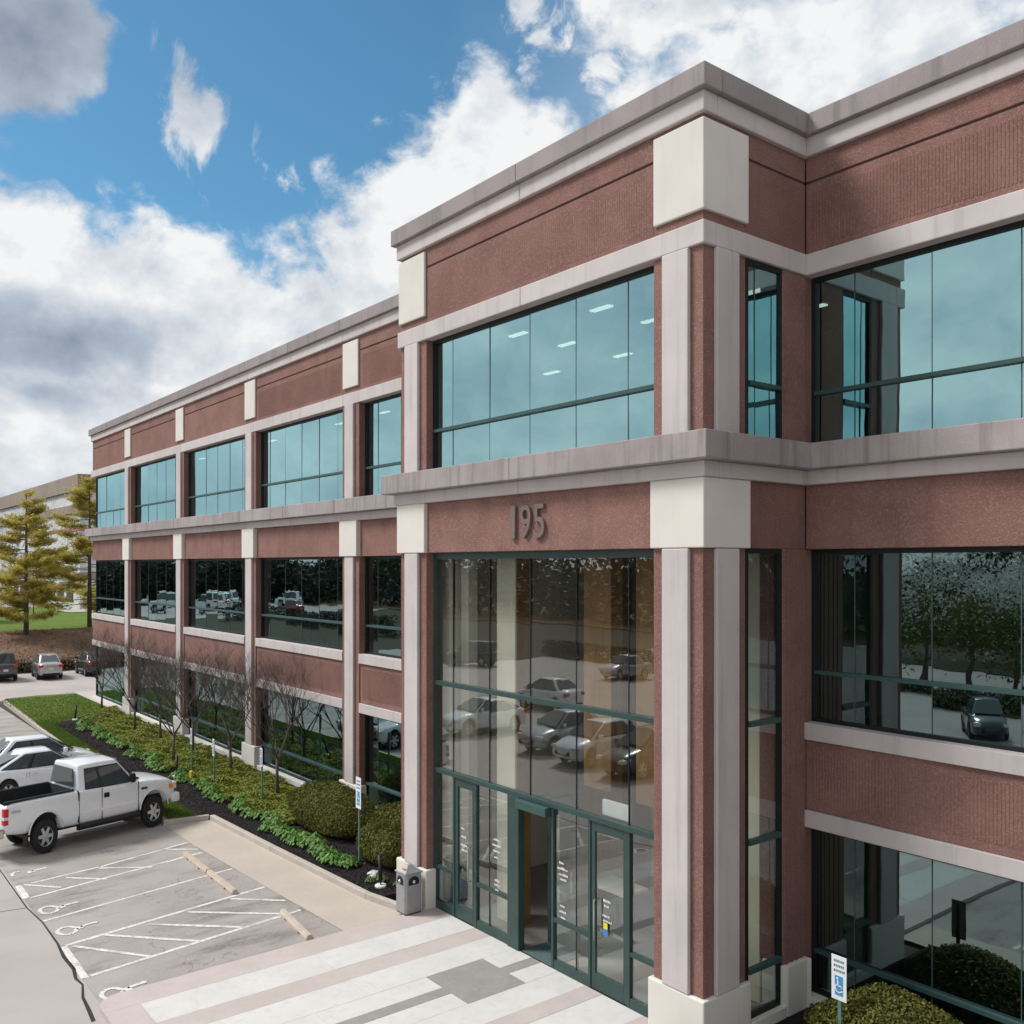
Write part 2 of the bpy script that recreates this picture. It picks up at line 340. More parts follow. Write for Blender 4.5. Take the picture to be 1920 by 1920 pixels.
def isa(cx, cy, k=1.0, faded=False):
    m = MB(); z = .011
    def st(pts, wd):
        for a, b in zip(pts, pts[1:]):
            d = Vector((b[0] - a[0], b[1] - a[1])); d.normalize(); n = Vector((-d.y, d.x)) * wd / 2
            m.poly([(cx + (a[0] - n.x) * k, cy + (a[1] - n.y) * k, z), (cx + (b[0] - n.x) * k, cy + (b[1] - n.y) * k, z), (cx + (b[0] + n.x) * k, cy + (b[1] + n.y) * k, z), (cx + (a[0] + n.x) * k, cy + (a[1] + n.y) * k, z)])
    arc = [(.02 + .26 * math.cos(R(t)), .25 + .20 * math.sin(R(t))) for t in range(-250, 91, 20)]
    if faded: arc = arc[3:10]
    st(arc, .10)
    st([(-.02, .62), (.02, .44)], .17); st([(-.06, .56), (-.12, .90)], .10)
    m.poly([(cx + (-.11 + .075 * math.cos(R(t))) * k, cy + (.90 + .06 * math.sin(R(t))) * k, z + .002) for t in range(0, 360, 45)])
    return m.build('wheelchair_symbol', 'paint', lot)
isa(-28.95, 5.0, 1.0, True); isa(-25.5, 5.02, 1.02); isa(-23.78, 5.06, 1.0); isa(-19.72, 5.0, 1.0)
# ---- pavement, kerbs, plaza
struct('pavement', MB().poly([(-31.3, 9.98, .012), (-28.6, 10.0, .012), (-23.8, 10.22, .012), (-19.46, 10.45, .012), (-19.46, 12.1, .012), (-20.0, 12.1, .012), (-31.1, 11.42, .012)]), 'concrete_walk')
struct('pavement', MB().poly([(-11.4, 10.12, .012), (20, 10.12, .012), (20, 11.4, .012), (-11.4, 11.4, .012)]), 'concrete_walk')
def kerb(pts, wd, h=.17):
    m = MB(); P = [Vector(p) for p in pts]; n = len(P); L = []; Rr = []
    for i in range(n):
        a = (P[i] - P[i - 1]).normalized() if i else (P[1] - P[0]).normalized(); b = (P[i + 1] - P[i]).normalized() if i < n - 1 else a
        t = (a + b).normalized(); nn = Vector((-t.y, t.x)); k = wd / max(.35, nn.dot(Vector((-a.y, a.x))))
        L.append(P[i] + nn * k); Rr.append(P[i])
    for i in range(n - 1):
        b0 = len(m.v); q = [Rr[i], Rr[i + 1], L[i + 1], L[i]]
        m.prism([(p.x, p.y) for p in q], -.1, h)
    return tag(m.build('kerb', 'kerb', None, bevel=.02), None, None, None, 'structure')
kerb([(-31.35, 9.97), (-31.1, 11.42)], .16); 
kerb([(-31.1, 11.42), (-26.5, 11.60), (-21.2, 11.86), (-19.98, 12.1)], .17)
kerb([(-65.5, 10.95), (-64.7, 10.93), (-57, 10.72), (-49.6, 10.5), (-31.8, 10.02), (-31.36, 9.98)], .16, .16)
kerb([(-66.5, 15.45), (-67.0, 13.2), (-66.6, 11.3), (-65.5, 10.95)][::-1], .15, .14)
kerb([(20, 11.4), (-10.6, 11.4)][::-1], .16)
PZ = .10
pl = tag(bpy.data.objects.new('plaza', None), None, None, None, 'structure'); COL.objects.link(pl)
def slab(mat, pts, z1=PZ):
    return MB().prism(pts, -.15, z1).build('paving_slab', mat, pl, bevel=.003)
def rect(x0, x1, y0, y1): return [(x0, y0), (x1, y0), (x1, y1), (x0, y1)]
g = .003
corner = [(-18.72, 5.5), (-18.72, 12.86), (-19.52, 12.86), (-19.46, 5.4)] + [(-19.0 + .46 * math.cos(R(t)), 5.34 + .5 * math.sin(R(t))) for t in (180, 205, 230, 250, 270)] + [(-18.72, 4.84)]
slab('plaza_pink', corner)
slab('plaza_pink', rect(-18.72 + g, -12.3 - g, 4.84, 5.5 - g))
slab('plaza_pink', rect(-12.3, -11.42, 4.84, 12.86))
cuts = [5.5, 9.2, 12.86]
for x0, x1, mt in ((-18.72, -17.74, 'plaza_white'), (-17.74, -17.12, 'plaza_pink'), (-17.12, -16.25, 'plaza_white'), (-14.75, -13.92, 'plaza_white'), (-13.92, -13.42, 'plaza_pink'), (-13.42, -12.3, 'plaza_white')):
    for y0, y1 in zip(cuts, cuts[1:]): slab(mt, rect(x0 + g, x1 - g / 2, y0 + g, y1 - g / 2), PZ + random.uniform(-.002, .002))
for x0, x1 in ((-16.25, -15.64), (-15.32, -14.75)):
    for y0, y1 in ((5.5, 8.0), (8.0, 10.52), (11.98, 12.86)): slab('plaza_white', rect(x0 + g, x1 - g / 2, y0 + g, y1 - g / 2), PZ + random.uniform(-.002, .002))
for y0, y1 in ((5.5, 8.0), (8.0, 10.52), (11.98, 12.86)): slab('plaza_grey', rect(-15.64 + g, -15.32 - g / 2, y0 + g, y1 - g / 2))
slab('plaza_grey', rect(-16.25 + g, -14.75 - g / 2, 10.52 + g, 11.98 - g / 2))
struct('lawn', MB().prism([(-67.0, 15.4), (-66.9, 13.2), (-66.4, 11.4), (-65.4, 11.1), (-57, 10.88), (-49.6, 10.66), (-32, 10.18), (-31.55, 10.14), (-31.25, 11.1), (-45.1, 11.26), (-54.4, 11.55), (-55.6, 12.8), (-58.5, 15.4)], -.2, .13), 'lawn')
struct('mulch_bed', MB().prism([(-54.4, 11.54), (-45.1, 11.25), (-31.24, 11.08), (-31.02, 11.585), (-26.45, 11.765), (-21.15, 12.025), (-20.86, 12.1), (-20.86, 15.62), (-58.4, 15.62), (-58.45, 15.38), (-55.55, 12.8)], -.2, .115), 'mulch')
struct('footpath', MB().box(-66.9, -58.6, 15.42, 18, -.2, .14), 'plaza_pink')
struct('mulch_bed', MB().prism([(-10.58, 11.57), (20, 11.57), (20, 15.62), (-10.58, 15.62)], -.2, .115), 'mulch')
def stop(label, x0, y0, x1, y1):
    a = Vector((x0, y0, 0)); b = Vector((x1, y1, 0)); L = (b - a).length
    m = MB(); hw, h = .085, .16; pr = [(-hw, .03), (-hw, .09), (-hw * .6, h), (hw * .6, h), (hw, .09), (hw, .03)]
    ks = [0, .04, L * .25 - .1, L * .25 - .08, L * .25 + .08, L * .25 + .1, L * .75 - .1, L * .75 - .08, L * .75 + .08, L * .75 + .1, L - .04, L]
    for i, u in enumerate(ks):
        q = .8 if i in (0, 11) else 1; zb = .045 if i in (3, 4, 7, 8) else 0
        m.v += [(u, p[0] * q, (p[1] - .03 if p[1] > .04 else zb) + .004) for p in pr]
    for i in range(len(ks) - 1):
        for j in range(6): m.f.append((i * 6 + j, i * 6 + (j + 1) % 6, (i + 1) * 6 + (j + 1) % 6, (i + 1) * 6 + j))
    m.f.append(tuple(range(6))); m.f.append(tuple(len(m.v) - 6 + i for i in range(6)))
    o = m.build('wheel_stop', 'stop_conc'); o.location = a; o.rotation_euler = (0, 0, math.atan2((b - a).y, (b - a).x))
    return tag(o, label, 'wheel stop', 'concrete wheel stops')
stop('concrete wheel stop at the head of the stall beside the narrow hatching', -27.75, 9.45, -25.72, 9.40)
stop('concrete wheel stop between the other two, left of the wide hatching', -25.66, 9.40, -23.65, 9.36)
stop('concrete wheel stop touching the pale entrance plaza', -21.6, 9.76, -19.68, 9.56)
# ================================================================== OFFICE BUILDING
BLD = thing('office_building', 'three-storey brick office building with teal glass and projecting entrance tower', 'building', (0, 0, 0))
YT, YW, XR = 12.65, 15.68, -10.67
class Fr:                      # facade frame: u along the face, n outward
    def __init__(s, kind): s.k = kind
    def box(s, m, u0, u1, n0, n1, z0, z1):
        if s.k == 'R': m.box(XR + n0, XR + n1, u0, u1, z0, z1)
        else:
            y = YT if s.k == 'T' else YW
            m.box(u0, u1, y - n1, y - n0, z0, z1)
        return m
    def pt(s, u, n, z):
        if s.k == 'R': return (XR + n, u, z)
        return (u, (YT if s.k == 'T' else YW) - n, z)
FT, FW, FR = Fr('T'), Fr('W'), Fr('R')
def part(name, mat, fr, u0, u1, n0, n1, z0, z1, parent=BLD, bevel=.012):
    return fr.box(MB(), u0, u1, n0, n1, z0, z1).build(name, mat, parent, bevel=bevel)
ZB = 1.06
def brick(fr, u0, u1, z0, z1, flute=None):
    o = part('brick_panel', 'brick', fr, u0 + .004, u1 - .004, -.3, 0, z0 + .003, z1 - .003)
    if flute:
        fd = .005 if fr.k == 'T' else .008; m = MB(); a, b = u0 + .16, u1 - .16; n = int((b - a) / .064); st = (b - a) / n
        for i in range(n):
            c = a + (i + .5) * st; k = len(m.v)
            for z in flute: m.v += [fr.pt(c - .024, 0, z), fr.pt(c - .014, fd, z), fr.pt(c + .014, fd, z), fr.pt(c + .024, 0, z)]
            for j in range(3): m.f.append((k + j, k + j + 1, k + 5 + j, k + 4 + j))
            m.f.append((k + 4, k + 5, k + 6, k + 7)); m.f.append((k, k + 3, k + 2, k + 1))
        f = m.build('fluting', 'brick', o); f['kind'] = 'stuff'
    return o
def window(fr, u0, u1, z0, z1, rails, mull, gn=-.24, glass='glass', rw=.075, jamb=.09, thick=True):
    m = MB()
    fr.box(m, u0, u0 + jamb, gn - .08, gn + .05, z0, z1); fr.box(m, u1 - jamb * .6, u1, gn - .08, gn + .05, z0, z1)
    fr.box(m, u0 + jamb, u1 - jamb * .6, gn - .08, gn + .05, z1 - .09, z1); fr.box(m, u0 + jamb, u1 - jamb * .6, gn - .08, gn + .05, z0, z0 + .07)
    f = m.build('window', 'frame_dark', BLD)
    a, b = u0 + jamb, u1 - jamb * .6; lo, hi = z0 + .07, z1 - .09
    for r in rails: fr.box(MB(), a, b, gn - .02, gn + .09, r - rw / 2, r + rw / 2).build('rail', 'frame_light' if thick else 'frame', f)
    us = [a] + [u for u in mull if a + .1 < u < b - .1] + [b]
    zs = [lo] + [r for r in rails if lo < r < hi] + [hi]
    for u in us[1:-1]: fr.box(MB(), u - .008, u + .008, gn - .03, gn + .008, lo, hi).build('mullion', 'silicone', f)
    for k in range(len(us) - 1):
        for j in range(len(zs) - 1):
            e0 = .008 if k else 0; e1 = .008 if k < len(us) - 2 else 0; h0 = rw / 2 if j else 0; h1 = rw / 2 if j < len(zs) - 2 else 0
            # each sheet of glass sits a hair out of plane, as real glazing does
            t = [random.uniform(-.006, .006) for _ in range(3)]
            q = [(us[k] + e0, zs[j] + h0, t[0]), (us[k + 1] - e1, zs[j] + h0, t[1]), (us[k + 1] - e1, zs[j + 1] - h1, t[1] + t[2]), (us[k] + e0, zs[j + 1] - h1, t[0] + t[2])]
            MB().poly([fr.pt(x, gn + d, z) for x, z, d in q]).build('pane', glass, f)
    return f
def mulls(u0, n, k=8): return [u0 + n * i for i in range(k)]
def bay(fr, u0, u1, m0, flute=True, ground=True):
    mu = [m0 + 1.5 * i for i in range(-2, 12)] if m0 is not None else [u0 + .82 + 1.49 * i for i in range(5)]
    if ground:
        part('plinth', 'cream', fr, u0, u1, -.35, .06, 0, .30)
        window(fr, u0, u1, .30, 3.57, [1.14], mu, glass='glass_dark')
        part('stone_band', 'stone', fr, u0, u1, -.3, .06, 3.57, 3.9)
        brick(fr, u0, u1, 3.9, 5.27, (4.08, 5.1) if flute else None)
        part('stone_band', 'stone', fr, u0, u1, -.3, .07, 5.27, 5.6)
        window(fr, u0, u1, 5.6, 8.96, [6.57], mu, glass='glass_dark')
    brick(fr, u0, u1, 8.96, 10.2)
    window(fr, u0, u1, 10.97, 14.27, [12.0], mu)
def frieze(fr, u0, u1, flute=True):
    brick(fr, u0, u1, 14.68, 16.06, (14.82, 15.88) if flute else None)
    brick(fr, u0, u1, 16.10, 16.56)
    part('joint', 'joint', fr, u0, u1, -.3, -.03, 16.055, 16.105, bevel=0)
def pier(fr, c, upper=True):
    p = part('pier', 'brick', fr, c - .6, c + .6, -.35, .04, ZB, 8.96)
    part('pilaster', 'stone', fr, c - .31, c + .31, .04, .13, ZB, 8.95, p, .02)
    part('base_block', 'cream', fr, c - .69, c + .69, -.35, .15, 0, ZB, p, .03)
    part('capital_block', 'cream', fr, c - .62, c + .62, -.35, .17, 8.96, 10.2, p, .02)
    q = part('pier', 'brick', fr, c - .6, c + .6, -.35, .04, 10.97, 14.27)
    part('pilaster', 'stone', fr, c - .31, c + .31, .04, .13, 10.96, 14.265, q, .02)
    part('brick_panel', 'brick', fr, c - .6, c + .6, -.3, .0, 14.68, 16.56)
    part('frieze_block', 'cream', fr, c - .55, c + .55, 0, .07, 14.87, 16.47, q, .02)
# ---- left wing
PC = [-28.98, -37.84, -46.70, -55.56]
for c in PC: pier(FW, c)
edges = [(-28.38, -20.75), (-37.24, -29.58), (-46.10, -38.44), (-54.96, -47.30), (-63.35, -56.16)]
for i, (a, b) in enumerate(edges):
    bay(FW, a, b, None, i < 2); frieze(FW, a, b, i < 2)
# ---- right wing
pier(FW, -2.4); pier(FW, 6.46)
for a, b in ((-10.665, -3.0), (-1.8, 5.86)): bay(FW, a, b, -8.26); frieze(FW, a, b)
# ---- tower front and return
brick(FT, -19.52, -11.84, 8.96, 10.2); window(FT, -19.52, -11.84, 10.97, 14.27, [12.0], [-18.7, -17.2, -15.73, -14.23, -12.73])
frieze(FT, -19.52, -11.84)
c = -20.12
p = part('pier', 'brick', FT, c - .6, c + .6, -.45, 0, ZB, 8.96); part('pilaster', 'stone', FT, c - .31, c + .31, 0, .09, ZB, 8.95, p, .02)
part('base_block', 'cream', FT, c - .72, c + .70, -.45, .08, 0, ZB, p, .03); part('capital_block', 'cream', FT, c - .66, c + .64, -.45, .10, 8.96, 10.2, p, .02)
q = part('pier', 'brick', FT, c - .6, c + .6, -.45, 0, 10.97, 14.27); part('pilaster', 'stone', FT, c - .31, c + .31, 0, .09, 10.96, 14.265, q, .02)
part('brick_panel', 'brick', FT, c - .6, c + .6, -.3, 0, 14.68, 16.56); part('frieze_block', 'cream', FT, c - .62, c + .6, 0, .07, 14.87, 16.47, q, .02)
x0, x1, y0, y1 = -11.84, XR, YT, 13.82
p = boxo('pier', 'brick', BLD, x0, x1, y0, y1, ZB, 8.96, bevel=.012)
boxo('pilaster', 'stone', p, -11.565, -10.945, y0 - .09, y0, ZB, 8.95, bevel=.02); boxo('pilaster', 'stone', p, x1, x1 + .09, 12.92, 13.55, ZB, 8.95, bevel=.02)
boxo('base_block', 'cream', p, x0 - .08, x1 + .08, y0 - .08, y1 + .08, 0, ZB, bevel=.03); boxo('capital_block', 'cream', p, x0 - .02, x1 + .08, y0 - .08, y1 + .06, 8.96, 10.2, bevel=.02)
q = boxo('pier', 'brick', BLD, x0, x1, y0, y1, 10.97, 14.27, bevel=.012)
boxo('pilaster', 'stone', q, -11.565, -10.945, y0 - .09, y0, 10.96, 14.265, bevel=.02); boxo('pilaster', 'stone', q, x1, x1 + .09, 12.92, 13.55, 10.96, 14.265, bevel=.02)
boxo('brick_panel', 'brick', BLD, x0, x1, y0, y1, 14.68, 16.56)
MB().prism([(x0 + .04, y0 - .06), (x1 + .06, y0 - .06), (x1 + .06, y1 + .03), (x1 - .05, y1 + .03), (x1 - .05, y0 + .05), (x0 + .04, y0 + .05)], 14.87, 16.47).build('frieze_block', 'cream', q, bevel=.02)
# return wall of the tower
brick(FR, 13.82, 15.68, 8.96, 10.2); frieze(FR, 13.82, 15.68, False)
window(FR, 13.82, 14.92, 10.97, 14.27, [12.0], [14.15], gn=-.05, thick=False); window(FR, 13.82, 14.92, .32, 8.96, [1.2, 3.56, 5.73], [], gn=-.05, glass='glass_clear', rw=.09, jamb=.09)
part('plinth', 'cream', FR, 13.9, 14.9, -.3, .12, 0, .32)
p = part('pier', 'brick', FR, 14.92, 15.66, -.5, .02, ZB, 8.96); part('pier', 'brick', FR, 14.92, 15.66, -.5, .02, 10.97, 14.27)
MB().prism([(-11.1, 14.88), (-10.62, 14.88), (-10.55, 14.95), (-10.55, 15.55), (-10.5, 15.64), (-11.1, 15.64)], 0, ZB).build('base_block', 'cream', p, bevel=.02)
m = MB()
for i in range(4): FR.box(m, 15.0 + .16 * i, 15.09 + .16 * i, .02, .035, ZB, 8.94)
f = m.build('fluting', 'brick', p); f['kind'] = 'stuff'
# ---- courses that run round the whole front
def course(name, mat, z0, z1, o, lip=0):
    segs = [('F', -20.72 - o, XR + o, YT - o, YT + .28), ('F', -10.95, 8, YW - o, YW + .28), ('F', -63.4 - o, -20.72 - .3, YW - o, YW + .28), ('S', XR - .28, XR + o, YT + .281, YW - o - .001), ('S', -20.72 - o, -20.45, YT + .281, YW - o - .001)]
    for k, a, b, c_, d in segs:
        if k == 'S': boxo(name, mat, BLD, a, b, c_, d, z0, z1, bevel=.02); continue
        n = max(1, round((b - a) / 4.43)); st = (b - a) / n
        for i in range(n): boxo(name, mat, BLD, a + st * i + (.004 if i else 0), a + st * (i + 1) - (.004 if i < n - 1 else 0), c_, d, z0, z1, bevel=.02)
course('ledge_band', 'stone', 10.2, 10.48, .14); course('ledge', 'ledge', 10.481, 10.97, .38)
course('stone_band', 'stone', 14.27, 14.68, .07); course('cornice_band', 'stone', 16.56, 16.925, .09); course('cornice', 'cornice', 16.926, 17.33, .2)
boxo('roof', 'roofing', BLD, -63.2, -20.4, 15.97, 44, 16.5, 16.8); boxo('roof', 'roofing', BLD, -20.39, -10.96, 12.94, 44, 16.5, 16.81); boxo('roof', 'roofing', BLD, -10.94, 7.9, 15.97, 44, 16.5, 16.79)
# ---- shell and floors behind the glass
boxo('end_wall', 'brick', BLD, -63.38, -63.1, 15.95, 44, 0, 16.5); boxo('end_wall', 'brick', BLD, 7.1, 7.4, 15.95, 44, 0, 16.5); boxo('rear_wall', 'brick', BLD, -63.05, 7.05, 43.6, 44, 0, 16.49)
boxo('side_wall', 'brick', BLD, -20.72, -20.42, 13.1, 15.66, 0, 10.2); boxo('side_wall', 'brick', BLD, -20.72, -20.42, 13.1, 15.66, 10.95, 16.49)
for z0, z1 in ((3.66, 5.5), (9.05, 10.9), (14.35, 16.4)):
    boxo('floor_slab', 'slab', BLD, -63.0, -20.75, 16.02, 43, z0, z1); boxo('floor_slab', 'slab', BLD, -10.5, 7.0, 16.02, 43, z0, z1)
    if z0 > 5: boxo('floor_slab', 'slab', BLD, -20.4, -10.98, 12.98, 43, z0, z1)
boxo('floor_slab', 'slab', BLD, -63.0, -20.75, 16.02, 43, -.2, .05); boxo('floor_slab', 'slab', BLD, -10.5, 7.0, 16.02, 43, -.2, .05)
for z0, z1 in ((.05, 3.66), (5.5, 9.05), (10.9, 14.35)):
    boxo('inner_wall', 'inner_wall', BLD, -63.0, -20.75, 27, 27.2, z0, z1); boxo('inner_wall', 'inner_wall', BLD, -10.5, 7.0, 27, 27.2, z0, z1)
    if z0 > 8: boxo('inner_wall', 'inner_wall', BLD, -20.7, -10.55, 27, 27.2, z0, z1)
    for k, x in enumerate((-58, -51, -44, -35, -27)): boxo('inner_column', 'inner_wall', BLD, x, x + .6, 20.5, 21.1, z0, z1)
    boxo('inner_column', 'inner_wall', BLD, -5.5, -4.9, 20.5, 21.1, z0, z1)
# lobby
boxo('inner_corner_pier', 'brick', BLD, -10.975, -10.668, 15.685, 16.0, 0, 8.96); boxo('inner_corner_pier', 'brick', BLD, -10.975, -10.668, 15.685, 16.0, 10.97, 14.27)
boxo('lobby_floor', 'lobby_floor', BLD, -20.4, -10.55, 12.95, 26, -.15, PZ + .006)
boxo('lobby_wall', 'lobby_cream', BLD, -20.41, -20.3, 13.2, 25.9, .11, 9.05); boxo('lobby_wall', 'lobby_cream', BLD, -10.95, -10.7, 16.01, 25.9, .11, 9.05); boxo('lobby_wall', 'lobby_cream', BLD, -20.3, -10.95, 25.7, 25.9, .11, 9.05)
for x0, x1, y0, y1 in ((-19.80, -19.36, 13.25, 13.7), (-19.24, -18.92, 13.5, 13.8), (-17.9, -17.18, 13.62, 14.05), (-11.55, -11.2, 14.95, 15.41)): boxo('lobby_column', 'lobby_cream', BLD, x0, x1, y0, y1, .11, 9.04, bevel=.02)
for x0, x1, y0, y1 in ((-17.175, -17.14, 13.64, 14.06), (-15.42, -14.55, 14.2, 14.4), (-13.6, -13.1, 14.0, 14.3), (-12.7, -12.0, 15.4, 15.6), (-18.6, -17.2, 17.2, 17.4), (-16.4, -15.6, 17.4, 17.6)): boxo('wood_panel', 'wood', BLD, x0, x1, y0, y1, 3.7 if (y0 < 14.35 and x0 > -16) else .11, 9.04)
boxo('mezzanine', 'slab', BLD, -20.2, -11, 21.5, 25.6, 4.4, 4.9)
boxo('reception_counter', 'wood', BLD, -15.8, -13.6, 19.0, 19.7, .11, 1.5, bevel=.02); boxo('counter_top', 'lobby_cream', BLD, -15.9, -13.5, 18.9, 19.8, 1.501, 1.58, bevel=.01)
# ---- entrance screen
gy = 12.90
es = MB()
def eb(m, xa, xb, za, zb, y0=12.86, y1=12.97): m.box(xa, xb, y0, y1, za, zb)
eb(es, -19.52, -19.38, PZ, 8.96); eb(es, -11.98, -11.84, PZ, 8.96); eb(es, -19.38, -11.98, 8.80, 8.96)
SC = es.build('entrance_screen', 'frame', BLD)
for z in (5.73, 3.56): MB().box(-19.38, -11.98, 12.82, 12.97, z - .055, z + .055).build('transom', 'frame', SC, bevel=.008)
MU = [-18.7, -17.22, -15.73, -14.23, -12.72]
for x in MU: MB().box(x - .011, x + .011, 12.89, 12.95, 3.615, 8.80).build('mullion', 'frame_dark', SC)
def gpane(par, xa, xb, za, zb, y=gy, mat='glass_clear'):
    t = [random.uniform(-.004, .004) for _ in range(3)]
    return MB().poly([(xa, y + t[0], za), (xb, y + t[1], za), (xb, y + t[1] + t[2], zb), (xa, y + t[0] + t[2], zb)]).build('pane', mat, par)
xs = [-19.38] + MU + [-11.98]
for a, b in zip(xs, xs[1:]):
    gpane(SC, a + .014, b - .014, 3.615, 5.675); gpane(SC, a + .014, b - .014, 5.785, 8.80)
for xa, xb in ((-19.38, -18.66), (-17.68, -16.47), (-14.95, -13.78), (-12.68, -11.98)):       # fixed lights beside the doors
    m = MB(); eb(m, xa, xb, PZ, PZ + .2); m.build('sill_rail', 'frame', SC); m = MB(); eb(m, xa, xb, 1.10, 1.19); m.build('middle_rail', 'frame', SC)
    cut = [xa, xb]
    for mm in (-17.22, -14.23):
        if xa < mm < xb: cut = [xa, mm, xb]; MB().box(mm - .012, mm + .012, 12.89, 12.95, PZ + .2, 3.505).build('mullion', 'frame_dark', SC)
    for a, b in zip(cut, cut[1:]): gpane(SC, a + .01, b - .01, PZ + .2, 1.10); gpane(SC, a + .01, b - .01, 1.19, 3.505)
    if xa > -19 and xa < -12.7: pass
for x in (-18.66, -17.75, -14.98, -13.83, -12.73): MB().box(x, x + .07, 12.85, 12.98, PZ, 3.505).build('post', 'frame', SC, bevel=.006)
def door(xa, xb, hx, dy=0.0):
    m = MB(); y0, y1 = 12.87 + dy, 12.94 + dy
    m.box(xa, xa + .11, y0, y1, PZ + .02, 3.49); m.box(xb - .11, xb, y0, y1, PZ + .02, 3.49); m.box(xa + .11, xb - .11, y0, y1, 3.30, 3.49); m.box(xa + .11, xb - .11, y0, y1, PZ + .02, PZ + .36)
    d = m.build('door', 'frame', BLD, bevel=.006)
    gpane(d, xa + .11, xb - .11, PZ + .36, 3.30, gy + dy)
    MB().tube([(hx, y0, 1.15), (hx, y0 - .09, 1.15), (hx, y0 - .09, 1.95), (hx, y0, 1.95)], .017, 8).build('handle', 'chrome', d, True)
    MB().box(xa + .11, xb - .11, y1, y1 + .05, 1.28, 1.36).build('push_bar', 'chrome', d)
    return d
pm('chrome', (.55, .56, .57), None, rough=.22, metal=1.0); pm('white_sign', (.75, .77, .78), (.7, .72, .73), 5, .5); pm('decal', (.78, .79, .78), None, rough=.6); pm('numeral', (.20, .155, .135), (.16, .12, .105), 6, .6); pm('mat_teal', (.10, .15, .15), (.07, .11, .11), 20, .95)
pm('blue_plastic', (.02, .045, .20), (.03, .06, .26), 4, .35); pm('sticker_yellow', (.65, .6, .05), None); pm('sticker_blue', (.06, .2, .55), None); pm('orange', (.75, .2, .05), None, rough=.6)
d1 = door(-18.58, -17.76, -17.92); d2 = door(-13.75, -12.74, -13.58)
# open middle leaf: deep jamb, head box, mat and set-back inner leaf
boxo('door_jamb', 'frame', BLD, -16.46, -16.06, 12.82, 13.0, PZ, 3.505, bevel=.01); boxo('door_track', 'frame', BLD, -16.10, -16.03, 13.051, 13.7, 3.40, 3.49)
MB().prism([(-16.04, 12.7), (-15.0, 12.7), (-15.0, 12.97), (-16.04, 12.97)], 3.30, 3.50).build('door_operator', 'frame_light', BLD, bevel=.02)
boxo('door_mat', 'mat_teal', BLD, -16.04, -14.99, 12.88, 14.4, PZ + .007, PZ + .02)
d3 = door(-16.03, -15.0, -15.12, .78)
boxo('transom_sign', 'white_sign', BLD, -13.55, -12.78, 12.98, 13.05, 3.64, 3.95, bevel=.01)
def lettering(par, x, z, rows, mat='decal', y=12.885, sc=1.0):
    m = MB(); 
    for (dx, dz, w_) in rows:
        k = dx
        while k < dx + w_: 
            l = random.uniform(.014, .032); q_ = random.uniform(.028, .055); m.box(x + k * sc, x + (k + l) * sc, y - .002, y, z + dz, z + dz + q_); k += l + random.uniform(.008, .02)
    o = m.build('door_lettering', mat, par); o['kind'] = 'stuff'; return o
lettering(d1, -18.35, 2.0, [(0, .3, .14), (.02, .1, .2), (0, -.1, .24), (.03, -.22, .2)])
lettering(SC, -17.05, 2.05, [(0, .28, .2), (-.04, .15, .3), (0, .02, .2), (.03, -.12, .16)]); lettering(SC, -17.0, 1.3, [(0, .1, .16), (-.02, 0, .18), (.02, -.12, .1)])
lettering(SC, -14.75, 2.15, [(0, .22, .12), (-.06, .1, .3), (0, -.02, .26), (.03, -.12, .2)]); lettering(SC, -14.72, 1.35, [(0, .12, .14), (-.02, 0, .18), (.02, -.12, .12)])
lettering(d2, -13.42, 1.75, [(0, .2, .18), (.03, .1, .14), (-.02, -.1, .2), (0, -.2, .24)])
boxo('door_sticker', 'sticker_yellow', d2, -13.40, -13.28, 12.865, 12.868, 1.42, 1.54); boxo('door_sticker', 'sticker_blue', d2, -13.40, -13.28, 12.865, 12.868, 1.27, 1.415)
# house number
for ch, x in (('1', -16.04), ('9', -15.70), ('5', -15.25)):
    cu = bpy.data.curves.new('n', 'FONT'); cu.body = ch; cu.size = 1.0; cu.extrude = .035; cu.bevel_depth = .004; cu.resolution_u = 4
    to = bpy.data.objects.new('n', cu); COL.objects.link(to); bpy.context.view_layer.update()
    me = bpy.data.meshes.new_from_object(to.evaluated_get(bpy.context.evaluated_depsgraph_get())); bpy.data.objects.remove(to)
    me.transform(Matrix.Rotation(R(90), 4, 'X')); vs = np.array([v.co for v in me.vertices]); mn, mx = vs.min(0), vs.max(0)
    wx = .16 if ch == '1' else .36
    me.transform(Matrix.Translation((x, 12.61, 9.23)) @ Matrix.Diagonal((wx / (mx[0] - mn[0]), .07 / (mx[1] - mn[1]), .72 / (mx[2] - mn[2]), 1)) @ Matrix.Translation((-mn[0], -(mn[1] + mx[1]) / 2, -mn[2])))
    link('numeral', me, 'numeral', BLD)
# ceiling lights seen through the upper glass
lm = MB().box(-.30, .30, -.075, .075, -.03, 0).mesh('ceiling_light'); n_ = 0
for fx in np.arange(-22.7, -10.6, 2.95):
    for fy in (14.25, 15.87, 17.87):
        if fx + 1.9 > -11.6: continue
        if fx < -20.7 and fy < 16.5: continue
        o = link('ceiling_light', lm, 'lamp'); o.location = (fx + 1.9, fy, 14.345)
        tag(o, 'lit ceiling strip light behind the upper tower window', 'ceiling light', 'ceiling lights on the top floor of the tower')
for fx in (-24, -30, -33.5, -40, -43, -49):
    o = link('ceiling_light', lm, 'lamp'); o.location = (fx, 17.6, 14.345)
    tag(o, 'small lit ceiling light behind the top windows of the long wing', 'ceiling light', 'ceiling lights on the top floor of the long wing')
